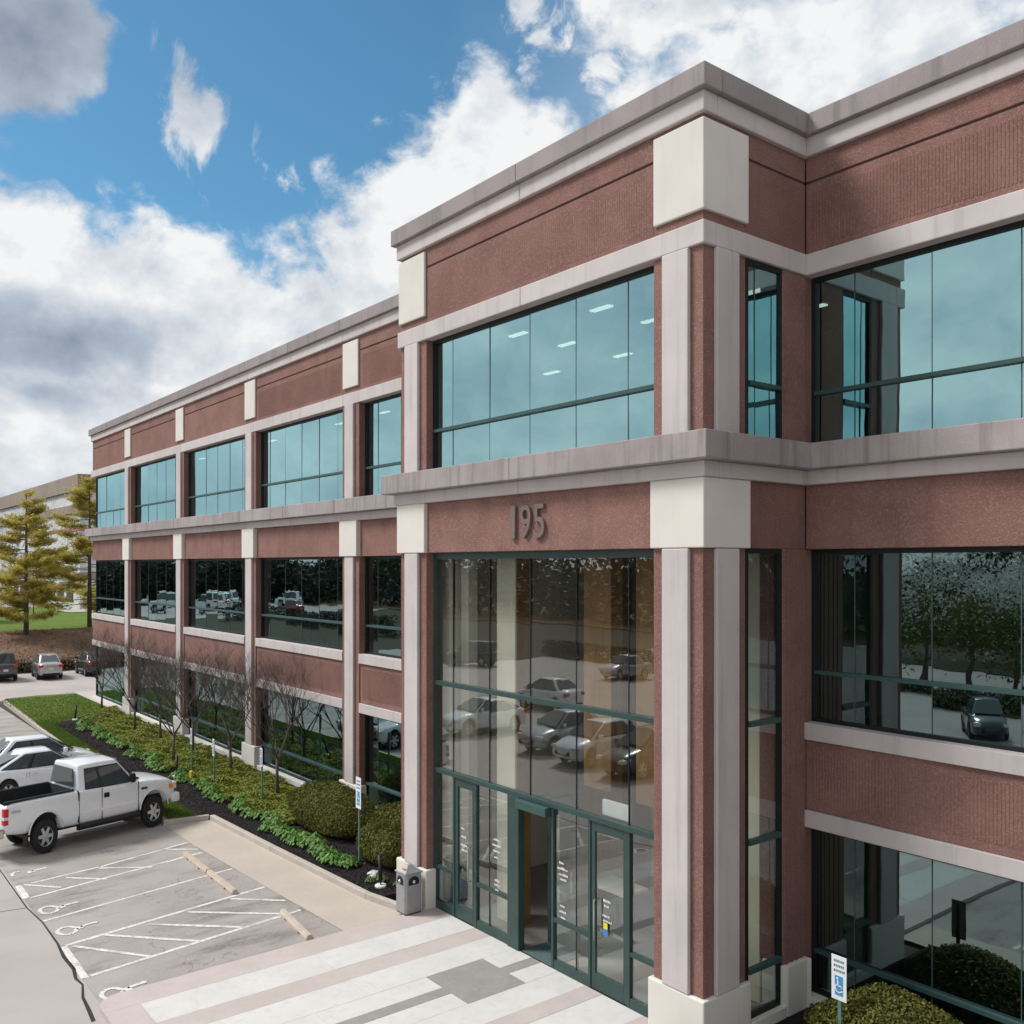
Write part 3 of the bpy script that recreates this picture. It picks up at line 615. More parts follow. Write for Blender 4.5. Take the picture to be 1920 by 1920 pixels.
# lobby furniture
t = thing('lobby_table', 'small pale table standing inside the open entrance door', 'table', (-15.55, 15.4, PZ))
boxo('table_top', 'cream', t, -.6, .6, -.4, .4, 1.0, 1.06, bevel=.01); MB().lathe([(.05, .03), (.05, 1.0)], 12).build('pedestal', 'frame_dark', t); MB().lathe([(.0, .0), (.34, .0), (.34, .03), (.0, .035)], 20).build('foot', 'frame_dark', t)
MB2 = MB().lathe([(.26 * math.sin(R(a)), .36 - .36 * math.cos(R(a))) for a in range(0, 181, 15)], 20); o = MB2.build('exercise_ball', 'blue_plastic', None, True); o.location = (-18.95, 13.3, PZ + .007)
tag(o, 'dark blue ball on the lobby floor behind the glass by the corner', 'ball')
# ================================================================== VEHICLES
def paintmat(name, c, rough=.28, metal=0.0):
    return pm(name, c, [x * .96 for x in c], 2.0, rough, 0, 30, ((1.5, 1.5, 3), .10, (.35, .33, .30), (.5, .8)), .5, metal=metal, coat=1.0)
paintmat('paint_white', (.80, .82, .85)); paintmat('paint_silver', (.42, .43, .45), .3, .55); paintmat('paint_grey', (.07, .075, .085), .3, .3); paintmat('paint_dark', (.02, .024, .03)); paintmat('paint_blue', (.03, .05, .08)); paintmat('paint_red', (.42, .02, .02))
pm('tyre', (.018, .018, .019), (.026, .026, .026), 30, .85, .2, 60); pm('rim', (.50, .51, .53), None, rough=.3, metal=.9); pm('rim_dark', (.05, .05, .055), None, rough=.5, metal=.4)
pm('trim_black', (.014, .014, .015), None, rough=.6); pm('bed_liner', (.02, .021, .024), (.03, .03, .033), 12, .9, .3, 60); pm('tail_red', (.55, .012, .012), None, rough=.25, spec=.5); pm('amber', (.8, .25, .04), None, rough=.3); pm('lens', (.62, .66, .68), None, rough=.12, spec=.6); pm('plate', (.62, .62, .6), (.5, .5, .5), 30, .5)
m_, t_, b_ = newmat('car_glass'); b_.inputs['Base Color'].default_value = (.05, .065, .07, 1); b_.inputs['Roughness'].default_value = .03; b_.inputs['Specular IOR Level'].default_value = .9
def evalmesh(o):
    bpy.context.view_layer.update()
    me = bpy.data.meshes.new_from_object(o.evaluated_get(bpy.context.evaluated_depsgraph_get())); return me
def loft(stations, k5, cutters, crease=None):
    m = MB(); n = 14
    for (x, w_, zb, zs, zt) in stations:
        h = [(0, zb), (w_ * .86, zb), (w_ * .985, zb + .10), (w_, (zb + zs) / 2), (w_ * .985, zs), (w_ * k5, zs + (zt - zs) * .72), (w_ * .55, zt - .006), (0, zt)]
        ring = h + [(-a, b) for a, b in reversed(h[1:-1])]
        m.v += [(x, a, b) for a, b in ring]
    for i in range(len(stations) - 1):
        for j in range(n): m.f.append((i * n + j, i * n + (j + 1) % n, (i + 1) * n + (j + 1) % n, (i + 1) * n + j))
    m.f.append(tuple(reversed(range(n)))); m.f.append(tuple((len(stations) - 1) * n + j for j in range(n)))
    o = m.build('tmp', None, None, True); md = o.modifiers.new('s', 'SUBSURF'); md.levels = 2; md.render_levels = 2
    cs = []
    for (cm) in cutters:
        c_ = cm.build('cut', None); cs.append(c_)
        bo = o.modifiers.new('b', 'BOOLEAN'); bo.operation = 'DIFFERENCE'; bo.object = c_; bo.solver = 'EXACT'
    me = evalmesh(o); bpy.data.objects.remove(o)
    for c_ in cs: bpy.data.objects.remove(c_)
    me.polygons.foreach_set('use_smooth', [True] * len(me.polygons))
    return me
def archcut(x, z, r, w0, w1):
    L = []
    for s in (1, -1):
        m = MB(); n = 28; a0, a1 = (w0, w1) if s > 0 else (-w1, -w0)
        for y in (a0, a1): m.v += [(x + r * math.cos(2 * math.pi * j / n), y, z + r * math.sin(2 * math.pi * j / n)) for j in range(n)]
        for j in range(n): m.f.append((j, (j + 1) % n, n + (j + 1) % n, n + j))
        m.f.append(tuple(range(n))); m.f.append(tuple(n + j for j in range(n))); L.append(m)
    return L
WH = {}
def wheel_meshes(r, wd, rimr):
    k = (r, wd, rimr)
    if k in WH: return WH[k]
    h = wd / 2
    ty = MB().lathe([(rimr, -h * .75), (rimr + .02, -h), (r - .05, -h), (r - .012, -h * .78), (r, -h * .45), (r, h * .45), (r - .012, h * .78), (r - .05, h), (rimr + .02, h), (rimr, h * .75)], 32, 'y').mesh('tyre', True)
    rm = MB().lathe([(rimr, -h * .78), (rimr * .93, -h * .7), (rimr * .9, h * .2), (rimr * .9, h * .5), (rimr * .95, h * .72), (rimr, h * .78)], 28, 'y')
    for i in range(6):
        a = 2 * math.pi * i / 6; u = (math.cos(a), math.sin(a)); v = (-math.sin(a), math.cos(a)); b = len(rm.v)
        for rr, hw, yy in ((.05, .05, h * .62), (rimr * .92, .033, h * .60)):
            for s in (-1, 1):
                for d in (-.02, .02): rm.v.append((u[0] * rr + v[0] * hw * s, yy + d, u[1] * rr + v[1] * hw * s))
        for q in ((0, 1, 5, 4), (2, 3, 7, 6), (1, 3, 7, 5), (0, 2, 6, 4)): rm.f.append(tuple(b + t for t in q))
    rm.lathe([(.0, h * .70), (.045, h * .70), (.06, h * .62), (.06, h * .4)], 14, 'y')
    ri = rm.mesh('rim'); dk = MB().lathe([(0, h * .25), (rimr * .92, h * .25)], 24, 'y').mesh('brake_disc')
    WH[k] = (ty, ri, dk); return WH[k]
def wheel(root, x, y, r, wd, rimr, side):
    ty, ri, dk = wheel_meshes(r, wd, rimr)
    w0 = link('wheel', ty, 'tyre', root); w0.location = (x, y, r); w0.rotation_euler = (0, 0, 0 if side > 0 else math.pi)
    link('rim', ri, 'rim', w0); link('brake_disc', dk, 'rim_dark', w0)
def frustum(rb, fb, wb, zb, rt, ft, wt, zt, crown=.03):
    m = MB(); xm = (rt + ft) / 2
    m.v += [(rb, -wb, zb), (fb, -wb, zb), (fb, wb, zb), (rb, wb, zb), (rt, -wt, zt), (ft, -wt, zt), (ft, wt, zt), (rt, wt, zt), (rt, 0, zt + crown), (ft, 0, zt + crown), (xm, 0, zt + crown * 1.3), (xm, -wt, zt + .008), (xm, wt, zt + .008), (fb + .12, 0, zb), (rb - .08, 0, zb)]
    m.f += [(0, 1, 5, 11, 4), (2, 3, 7, 12, 6), (1, 13, 9, 5), (13, 2, 6, 9), (3, 14, 8, 7), (14, 0, 4, 8), (4, 11, 10, 8), (11, 5, 9, 10), (8, 10, 12, 7), (10, 9, 6, 12)]
    return m
def panel(root, pts, mat, name='window', off=.009, th=.012, center=(0, 0, 0)):
    P = [Vector(p) for p in pts]; n = (P[1] - P[0]).cross(P[2] - P[0]).normalized()
    if n.dot(sum(P, Vector()) / len(P) - Vector(center)) < 0: n = -n
    m = MB(); k = len(P); m.v += [tuple(p + n * (off - th)) for p in P] + [tuple(p + n * off) for p in P]
    m.f.append(tuple(range(k, 2 * k)))
    for i in range(k): m.f.append((i, (i + 1) % k, k + (i + 1) % k, k + i))
    return m.build(name, mat, root, bevel=.004)
KINDS = {
 'sedan': dict(st=[(-2.34, .68, .42, .70, .80), (-2.25, .82, .30, .82, .99), (-1.9, .885, .24, .88, 1.06), (-1.3, .905, .22, .89, 1.02), (0, .91, .20, .87, .97), (.9, .905, .20, .85, .97), (1.35, .89, .21, .80, .94), (1.9, .86, .22, .70, .84), (2.2, .78, .27, .60, .73), (2.34, .62, .38, .53, .62)],
    ax=(-1.38, 1.40), r=.33, gh=(-1.72, 1.22, .80, .94, -1.0, .28, .60, 1.42), split=.5, rear=2.34),
 'coupe': dict(st=[(-2.34, .68, .42, .72, .84), (-2.25, .82, .30, .84, 1.00), (-1.9, .90, .24, .90, 1.05), (-1.3, .915, .22, .88, 1.00), (0, .90, .20, .84, .95), (.9, .90, .20, .82, .95), (1.35, .89, .21, .78, .92), (1.9, .86, .22, .68, .82), (2.2, .78, .27, .58, .72), (2.34, .62, .38, .52, .60)],
    ax=(-1.35, 1.42), r=.34, gh=(-1.95, 1.05, .80, .93, -.75, .15, .60, 1.36), split=.44, rear=2.34),
 'suv': dict(st=[(-2.28, .72, .50, .80, .95), (-2.2, .84, .38, .92, 1.08), (-1.8, .90, .30, .98, 1.10), (-1.2, .92, .28, .98, 1.08), (0, .92, .26, .96, 1.06), (.9, .915, .26, .95, 1.06), (1.35, .90, .28, .92, 1.03), (1.9, .88, .30, .84, .95), (2.15, .80, .36, .74, .84), (2.28, .66, .46, .66, .73)],
    ax=(-1.32, 1.36), r=.36, gh=(-2.1, 1.1, .82, 1.03, -1.85, .25, .64, 1.64), split=.42, rear=2.28)}
BODY = {}
KV = (.97, .97, 1.3)
def make_car(name, label, kind, paint, loc, rz, group):
    K = KINDS[kind]; root = thing(name, label, 'car', (loc[0], loc[1], .002), rz, group, KV)
    if kind not in BODY:
        cut = []
        for x in K['ax']: cut += archcut(x, K['r'] + .01, K['r'] + .05, .62, 1.2)
        BODY[kind] = loft(K['st'], .88, cut)
    link('body', BODY[kind].copy(), paint, root)
    rb, fb, wb, zb, rt, ft, wt, zt = K['gh']; fr = frustum(rb, fb, wb, zb - .06, rt, ft, wt, zt); cab = fr.build('roof', paint, root, True, .05, 3, 25)
    ctr = ((rb + fb) / 2, 0, zb)
    def sp(s, h, sd): 
        b = Vector((rb, wb * sd, zb)).lerp(Vector((fb, wb * sd, zb)), s); t = Vector((rt, wt * sd, zt)).lerp(Vector((ft, wt * sd, zt)), s); return b.lerp(t, h)
    for sd in (-1, 1):
        q = K['split']
        panel(root, [sp(.09, .03, sd), sp(.96, .01, sd), sp(.975, .91, sd), sp(.13, .90, sd)], 'trim_black', 'window_surround', .005, .008, ctr)
        panel(root, [sp(.12, .08, sd), sp(q - .025, .06, sd), sp(q - .025, .86, sd), sp(.16, .84, sd)], 'car_glass', center=ctr)
        panel(root, [sp(q + .025, .06, sd), sp(.93, .05, sd), sp(.95, .86, sd), sp(q + .025, .86, sd)], 'car_glass', center=ctr)
        for x in (sp(q, 0, sd).x, K['ax'][0] + .62, fb - .12): boxo('door_seam', 'trim_black', root, x - .006, x + .006, sd * (K['st'][4][1] * .985) - .012, sd * (K['st'][4][1] * .985) + .012, .34, zb - .1)
        for x in (sp(q, 0, sd).x + .14, K['ax'][0] + .75): boxo('door_handle', paint, root, x, x + .18, sd * .905 - .02, sd * .905 + .02, zb - .16, zb - .125, bevel=.008)
        boxo('mirror', paint, root, fb - .42, fb - .28, sd * .96 - .10, sd * .96 + .10, zb, zb + .15, bevel=.03)
        boxo('sill_trim', 'trim_black', root, K['ax'][0] + .45, K['ax'][1] - .45, sd * .86 - .04, sd * .86 + .04, K['st'][4][2] - .02, K['st'][4][2] + .07)
        xr, xf = -K['rear'], K['rear']; zt_ = K['st'][2][3]
        boxo('tail_light', 'tail_red', root, xr + .02, xr + .22, min(sd * .52, sd * .84), max(sd * .52, sd * .84), zt_ - .14, zt_ + .02, bevel=.03)
        boxo('headlight', 'lens', root, xf - .34, xf - .06, min(sd * .50, sd * .80), max(sd * .50, sd * .80), .60 if kind != 'suv' else .72, .72 if kind != 'suv' else .86, bevel=.03)
        for x in K['ax']: wheel(root, x, sd * .80, K['r'], .22, .23, sd)
    panel(root, [(fb + .02, -wb * .86, zb + .02), (fb + .02, wb * .86, zb + .02), (ft + .05, wt * .88, zt - .05), (ft + .05, -wt * .88, zt - .05)], 'car_glass', 'windscreen', .05, .05, ctr)
    panel(root, [(rb + .03, -wb * .84, zb + .05), (rb + .03, wb * .84, zb + .05), (rt - .05, wt * .86, zt - .06), (rt - .05, -wt * .86, zt - .06)], 'car_glass', 'rear_window', .035, .03, ctr)
    boxo('wheel_well', 'trim_black', root, K['ax'][0] - .42, K['ax'][1] + .42, -.66, .66, .22, .72)
    boxo('bumper_grille', 'trim_black', root, K['rear'] - .10, K['rear'] - .015, -.48, .48, .40, .55, bevel=.02); boxo('number_plate', 'plate', root, -K['rear'] - .012, -K['rear'] + .05, -.17, .17, .62, .75)
    boxo('rear_valance', 'trim_black', root, -K['rear'] + .02, -K['rear'] + .2, -.6, .6, K['st'][1][2] - .02, K['st'][1][2] + .12, bevel=.03)
    return root
# ---- pickup truck
TA = math.atan2(3.42, -.87)
tr = thing('pickup_truck', 'white extended-cab pickup truck parked beside the hatched bay', 'truck', (-31.83, 7.64, .002), TA, None, (.965, .965, 1.3))
ST = [(-3.0, .90, .62, 1.0, 1.10), (-2.96, .96, .60, 1.24, 1.315), (-2.5, .985, .50, 1.24, 1.32), (-1.2, .995, .46, 1.24, 1.32), (-.62, .995, .44, 1.24, 1.32), (.3, .995, .44, 1.20, 1.30), (1.15, .99, .44, 1.17, 1.29), (1.5, .985, .46, 1.16, 1.29), (2.2, .975, .50, 1.10, 1.24), (2.6, .94, .54, 1.02, 1.17), (2.78, .86, .60, .94, 1.08), (2.84, .74, .66, .88, .98)]
cuts_ = archcut(1.92, .45, .525, .60, 1.3) + archcut(-1.75, .45, .515, .60, 1.3) + [MB().box(-2.90, -.78, -.80, .80, .80, 2.0)]
tb = loft(ST, .95, cuts_)
link('body', tb, 'paint_white', tr)
boxo('bed_floor', 'bed_liner', tr, -2.91, -.77, -.81, .81, .74, .83); boxo('bed_liner', 'bed_liner', tr, -2.89, -.79, .77, .805, .83, 1.335); boxo('bed_liner', 'bed_liner', tr, -2.89, -.79, -.805, -.77, .83, 1.335); boxo('bed_liner', 'bed_liner', tr, -.80, -.765, -.77, .77, .83, 1.32)
boxo('bed_rail_cap', 'bed_liner', tr, -2.94, -.80, .79, .89, 1.312, 1.345, bevel=.01); boxo('bed_rail_cap', 'bed_liner', tr, -2.94, -.80, -.89, -.79, 1.312, 1.345, bevel=.01)
rb, fb, wb, zb, rt, ft, wt, zt = -.70, 1.36, .90, 1.27, -.64, .66, .74, 1.87
frustum(rb, fb, wb, zb - .05, rt, ft, wt, zt, .035).build('cab_roof', 'paint_white', tr, True, .06, 3, 25)
def sp(s, h, sd):
    b = Vector((rb, wb * sd, zb)).lerp(Vector((fb, wb * sd, zb)), s); t = Vector((rt, wt * sd, zt)).lerp(Vector((ft, wt * sd, zt)), s); return b.lerp(t, h)
ctr = (.3, 0, 1.3)
for sd in (-1, 1):
    panel(tr, [sp(.115, .0, sd), sp(.82, -.02, sd), sp(.92, .03, sd), sp(.945, .84, sd), sp(.145, .84, sd)], 'trim_black', 'window_surround', .005, .008, ctr)
    boxo('side_moulding', 'paint_white', tr, -.66, 1.30, sd * .992 - .008, sd * .992 + .012, .72, .79, bevel=.006); boxo('rocker_panel', 'rim_dark', tr, -.68, 1.40, sd * .965 - .03, sd * .965 + .015, .43, .50, bevel=.01)
    panel(tr, [sp(.13, .03, sd), sp(.37, .03, sd), sp(.40, .80, sd), sp(.16, .80, sd)], 'car_glass', center=ctr)
    panel(tr, [sp(.375, .03, sd), sp(.41, .03, sd), sp(.44, .80, sd), sp(.405, .80, sd)], 'trim_grey' if 'trim_grey' in MATS else 'rim_dark', 'door_pillar', center=ctr)
    panel(tr, [sp(.415, .03, sd), sp(.80, .0, sd), sp(.90, .04, sd), sp(.93, .80, sd), sp(.445, .80, sd)], 'car_glass', center=ctr)
    for x in (-.70, .06, 1.34): boxo('door_seam', 'rim_dark', tr, x - .007, x + .007, sd * .985 - .012, sd * .985 + .012, .50, 1.26)
    boxo('door_handle', 'trim_black', tr, .13, .31, sd * .99 - .02, sd * .99 + .025, 1.02, 1.13, bevel=.015)
    boxo('mirror', 'trim_black', tr, 1.0, 1.14, sd * 1.08 - .10, sd * 1.08 + .10, 1.28, 1.50, bevel=.03)
    boxo('running_board', 'trim_black', tr, -.75, 1.42, sd * .93 - .06, sd * .93 + .05, .36, .46, bevel=.02)
    boxo('tail_light', 'tail_red', tr, -3.0, -2.86, min(sd * .80, sd * .975), max(sd * .80, sd * .975), 1.02, 1.20, bevel=.02); boxo('tail_light', 'tail_red', tr, -3.01, -2.87, min(sd * .80, sd * .978), max(sd * .80, sd * .978), .84, .95, bevel=.02); boxo('reverse_light', 'lens', tr, -3.005, -2.88, min(sd * .80, sd * .97), max(sd * .80, sd * .97), .952, 1.018)
    boxo('headlight', 'lens', tr, 2.58, 2.84, min(sd * .52, sd * .88), max(sd * .52, sd * .88), .86, 1.04, bevel=.03); boxo('indicator', 'amber', tr, 2.50, 2.64, min(sd * .85, sd * .95), max(sd * .85, sd * .95), .90, 1.03, bevel=.02)
    for x in (1.92, -1.75):
        wheel(tr, x, sd * .84, .40, .27, .235, sd)
        m = MB(); n = 16                                          # wheel arch lip
        for i in range(n + 1):
            a = R(8 + 164 * i / n); 
            for rr, yy in ((.515, .955), (.555, .99), (.515, 1.008)): m.v.append((x + rr * math.cos(a), sd * yy, .45 + rr * math.sin(a)))
        for i in range(n):
            for j in range(3): m.f.append((i * 3 + j, i * 3 + (j + 1) % 3, (i + 1) * 3 + (j + 1) % 3, (i + 1) * 3 + j))
        m.build('arch_lip', 'paint_white' if x > 0 else 'paint_white', tr, True)
panel(tr, [(1.34, -.78, 1.30), (1.34, .78, 1.30), (.70, .66, 1.83), (.70, -.66, 1.83)], 'car_glass', 'windscreen', .06, .05, ctr)
panel(tr, [(-.70, -.72, 1.36), (-.70, .72, 1.36), (-.645, .60, 1.78), (-.645, -.60, 1.78)], 'car_glass', 'rear_window', .09, .03, ctr)
boxo('fuel_door', 'rim_dark', tr, -1.16, -1.15, .985, 1.0, 1.0, 1.16); boxo('cab_gap', 'trim_black', tr, -.735, -.71, -.985, .985, .55, 1.30); boxo('wiper_cowl', 'trim_black', tr, 1.34, 1.52, -.72, .72, 1.27, 1.305, bevel=.02); boxo('wheel_well', 'trim_black', tr, -2.3, 2.45, -.64, .64, .40, .78)
boxo('grille', 'trim_black', tr, 2.76, 2.86, -.50, .50, .80, 1.02, bevel=.02); boxo('front_bumper', 'paint_white', tr, 2.62, 2.94, -.95, .95, .52, .76, bevel=.06)
boxo('rear_bumper', 'chrome', tr, -3.16, -2.98, -.93, .93, .55, .76, bevel=.03); boxo('number_plate', 'plate', tr, -3.172, -3.155, -.16, .16, .60, .72); boxo('hitch', 'trim_black', tr, -3.22, -2.8, -.05, .05, .42, .50); boxo('mud_flap', 'trim_black', tr, -2.32, -2.28, -.96, -.70, .24, .52)
m = MB(); m.box(-2.8, -2.52, -1.0, -.985, 1.09, 1.125); m.build('side_badge', 'rim', tr); boxo('fender_badge', 'rim_dark', tr, 1.45, 1.66, -1.004, -.975, 1.03, 1.075)
LG = 'cars nosed up to the lawn'
make_car('parked_car', 'white two-door coupe half hidden behind the white pickup', 'coupe', 'paint_white', (-38.45, 7.7), R(93), LG)
make_car('parked_car', 'white car at the picture edge beyond the white coupe', 'sedan', 'paint_white', (-40.9, 8.0), R(93), LG)
BG = 'cars parked with tails towards us below the bank'
make_car('parked_car', 'dark grey car with red tail lights below the brown bank', 'suv', 'paint_grey', (-79.0, 13.0), R(180), BG)
make_car('parked_car', 'silver sedan seen from behind, beside the dark grey car', 'sedan', 'paint_silver', (-78.5, 16.1), R(176), BG)
make_car('parked_car', 'dark car hidden behind the bare twigs at the wing corner', 'sedan', 'paint_dark', (-78.6, 19.4), R(180), BG)
RG = 'cars parked across the drive, mirrored in the glass'
for lb, kd, pc, x, y, a in (('dark sedan mirrored at the right of the entrance glass', 'sedan', 'paint_dark', -27.0, -2.5, 90), ('white sedan mirrored beside the dark one in the entrance glass', 'sedan', 'paint_white', -30.0, -2.6, 88), ('silver sedan mirrored at the middle of the entrance glass', 'sedan', 'paint_silver', -32.9, -3.2, 92), ('white coupe mirrored at the left of the entrance glass', 'coupe', 'paint_white', -38.6, -2.8, 90),
                            ('white sedan mirrored in the second row of the entrance glass', 'sedan', 'paint_white', -42.5, -10.5, 180), ('grey sedan mirrored by the hedge in the entrance glass', 'sedan', 'paint_silver', -50.0, -24.5, 90), ('dark blue sedan mirrored in the window right of the tower', 'sedan', 'paint_blue', -22.6, -17.6, 58), ('dark van mirrored in the upper left of the entrance glass', 'suv', 'paint_blue', -65, -21.5, 150),
                            ('red car mirrored in the second-floor windows', 'sedan', 'paint_red', -152, -40, 170), ('white van mirrored beside the red car', 'suv', 'paint_white', -188, -55, 200), ('white van mirrored near the far wing corner', 'suv', 'paint_white', -170, -32, 150), ('white van mirrored between two others', 'suv', 'paint_white', -166, -29, 160), ('white car mirrored at the far end of the wing', 'suv', 'paint_white', -184, -26, 190), ('white van mirrored behind the others in the second-floor windows', 'suv', 'paint_white', -178, -35, 130), ('white van mirrored second from the far end', 'suv', 'paint_white', -177, -24, 120), ('white car mirrored right of the red car', 'suv', 'paint_white', -176, -50, 140)):
    c_ = make_car('parked_car', lb, kd, pc, (x, y), R(a), RG)
    if x < -155 and kd == 'suv': c_.scale = (1.5, 1.25, 2.2)
    if pc == 'paint_red': c_.scale = (1.2, 1.1, 1.9)
# ================================================================== STREET FURNITURE
pm('bin_metal', (.36, .365, .37), (.31, .315, .32), 5, .5, .08, 60, ((9, 9, .5), .35, (.22, .22, .22), (.5, .7)), metal=.3); pm('post_green', (.10, .22, .19), (.08, .17, .15), 8, .5); pm('sign_blue', (.05, .28, .55), None, rough=.5); pm('black_metal', (.015, .015, .016), None, rough=.5)
bn = thing('litter_bin', 'grey metal litter bin with hooded openings beside the tower pier', 'bin', (-19.60, 12.18, PZ))
MB().prism([(-.19, -.24), (.19, -.24), (.24, -.19), (.24, .19), (.19, .24), (-.19, .24), (-.24, .19), (-.24, -.19)], .03, .98).build('body', 'bin_metal', bn, bevel=.01)
MB().prism([(-.2, -.22), (.2, -.22), (.22, -.2), (.22, .2), (.2, .22), (-.2, .22), (-.22, .2), (-.22, -.2)], 0, .03).build('foot', 'black_metal', bn)
hd = MB(); hd.prism([(-.25, -.25), (.25, -.25), (.25, .25), (-.25, .25)], .981, 1.02); b0 = len(hd.v)
hd.v += [(-.23, -.23, 1.02), (.23, -.23, 1.02), (.23, .23, 1.02), (-.23, .23, 1.02), (-.05, -.05, 1.16), (.05, -.05, 1.16), (.05, .05, 1.16), (-.05, .05, 1.16)]
for i in range(4): hd.f.append((b0 + i, b0 + (i + 1) % 4, b0 + 4 + (i + 1) % 4, b0 + 4 + i))
hd.f.append((b0 + 4, b0 + 5, b0 + 6, b0 + 7)); hd.build('hood', 'bin_metal', bn, bevel=.008)
for ax in ('f', 'r'):
    m = MB(); n = 14
    for i in range(n + 1):
        a = math.pi * i / n; u, z = .15 * math.cos(a), .80 + .13 * math.sin(a)
        m.v += [(u, -.2415, z), (u, -.2415, .72)] if ax == 'f' else [(.2415, u, z), (.2415, u, .72)]
    for i in range(n): m.f.append((2 * i, 2 * i + 2, 2 * i + 3, 2 * i + 1))
    m.build('opening', 'black_metal', bn)
    MB().lathe([(.05 * math.sin(R(t)), .05 * -math.cos(R(t))) for t in range(0, 181, 30)], 10, 'z', (0, -.25, .80) if ax == 'f' else (.25, 0, .80)).build('flap_knob', 'chrome', bn, True)
MB().box(-.02, .12, -.18, -.1, 1.075, 1.10).build('top_sticker', 'orange', bn)
def isa_mark(m, cx, cz, k, y):
    def st(pts, wd):
        for a, b in zip(pts, pts[1:]):
            d = Vector((b[0] - a[0], b[1] - a[1])).normalized(); n = Vector((-d.y, d.x)) * wd / 2
            m.poly([(cx + (a[0] - n.x) * k, y, cz + (a[1] - n.y) * k), (cx + (b[0] - n.x) * k, y, cz + (b[1] - n.y) * k), (cx + (b[0] + n.x) * k, y, cz + (b[1] + n.y) * k), (cx + (a[0] + n.x) * k, y, cz + (a[1] + n.y) * k)])
    st([(.3 * math.cos(R(t)), -.15 + .3 * math.sin(R(t))) for t in range(120, 391, 30)], .09); st([(-.1, .45), (-.06, .05), (.2, .03), (.36, -.35)], .1); m.lathe([(0, 0), (.09 * k, 0)], 8, 'y', (cx - .12 * k, y, cz + .58 * k))
def sign(label, x, y, ztop, zbot, wd=.30, group='accessible parking signs in the bed', rz=0):
    s = thing('parking_sign', label, 'sign', (x, y, .1), rz, group)
    m = MB(); m.box(-.03, .03, .008, .02, 0, ztop - .15); m.box(-.03, -.02, .02, .05, 0, ztop - .15); m.box(.02, .03, .02, .05, 0, ztop - .15); m.build('post', 'post_green', s)
    MB().box(-wd / 2, wd / 2, -.004, .004, zbot - .1, ztop - .1).build('panel', 'white_sign', s, bevel=.003)
    h = ztop - zbot; zc = zbot - .1 + h * .33; hw = wd * .27
    MB().box(-hw, hw, -.008, -.0045, zc - h * .22, zc + h * .22).build('symbol_field', 'sign_blue', s); m = MB(); isa_mark(m, 0, zc - .01, h * .30, -.0105); m.build('wheelchair_mark', 'white_sign', s)
    m = MB()
    for k, zz in enumerate((.88, .77, .66)):
        u = -wd * .34
        while u < wd * .3:
            l = random.uniform(.012, .028); m.box(u, u + l, -.0065, -.0042, zbot - .1 + h * zz - .022, zbot - .1 + h * zz + .018); u += l + .010
    m.build('sign_text', 'post_green', s)['kind'] = 'stuff'
    return s
sign('slim parking sign farthest from the tower in the green bed', -37.6, 13.05, 2.05, 1.4, .2); sign('parking sign post second from the far end of the bed', -35.0, 13.0, 2.0, 1.35, .2); sign('parking sign post below the third wing pier, third from the far end', -31.2, 13.3, 2.2, 1.55, .22); sign('parking sign in front of the round shrubs by the tower', -23.72, 13.05, 2.55, 1.65)
sign('parking sign with blue wheelchair symbol before the bush right of the tower', -8.78, 13.85, 2.14, 1.40, .28)
def uplight(label, x, y, tx, ty):
    u = thing('garden_light', label, 'garden light', (x, y, .11), 0, 'black garden lights in the mulch')
    MB().tube([(0, 0, 0), (0, 0, .12)], .02, 8).build('stake', 'black_metal', u); MB().tube([(0, 0, .10), (tx * .5, ty * .5, .42), (tx, ty, .78)], [.05, .055, .06], 10).build('lamp_body', 'black_metal', u, True); MB().lathe([(0, .0), (.16, .0), (.15, .05), (0, .05)], 12).build('base_plate', 'white_sign', u)
uplight('black garden light leaning in the mulch beside the litter bin', -21.55, 12.52, -.18, .08); uplight('black garden light between the parking signs by the yellow marker', -37.9, 12.55, -.22, .1); uplight('black garden light at the far tip of the mulch', -55.2, 12.75, -.3, .12)
y_ = thing('utility_marker', 'small yellow utility marker among the green plants', 'marker', (-37.0, 12.85, .11)); pm('yellow', (.62, .40, .03), (.5, .32, .02), 8, .6); MB().prism([(-.12, -.05), (.12, -.05), (.12, .05), (-.12, .05)], .0, .34).build('plate', 'yellow', y_, bevel=.02); MB().tube([(0, 0, 0), (0, .07, .4)], .015, 6).build('stake', 'black_metal', y_)
pm('stone_white', (.66, .65, .62), (.5, .49, .46), 9, .9, .5, 30); st_ = MB().lathe([(0, 0), (.17, .02), (.2, .1), (.15, .19), (.06, .24), (0, .245)], 9, 'z'); st_.v = [(x * 1.2 + random.uniform(-.045, .045), y + random.uniform(-.045, .045), z + random.uniform(-.025, .025)) for x, y, z in st_.v]
o = st_.build('white_rock', 'stone_white', None, False); o.location = (-22.35, 12.75, .1); o.scale = (.85, .8, .75); tag(o, 'white rock on the black mulch near the litter bin', 'rock')
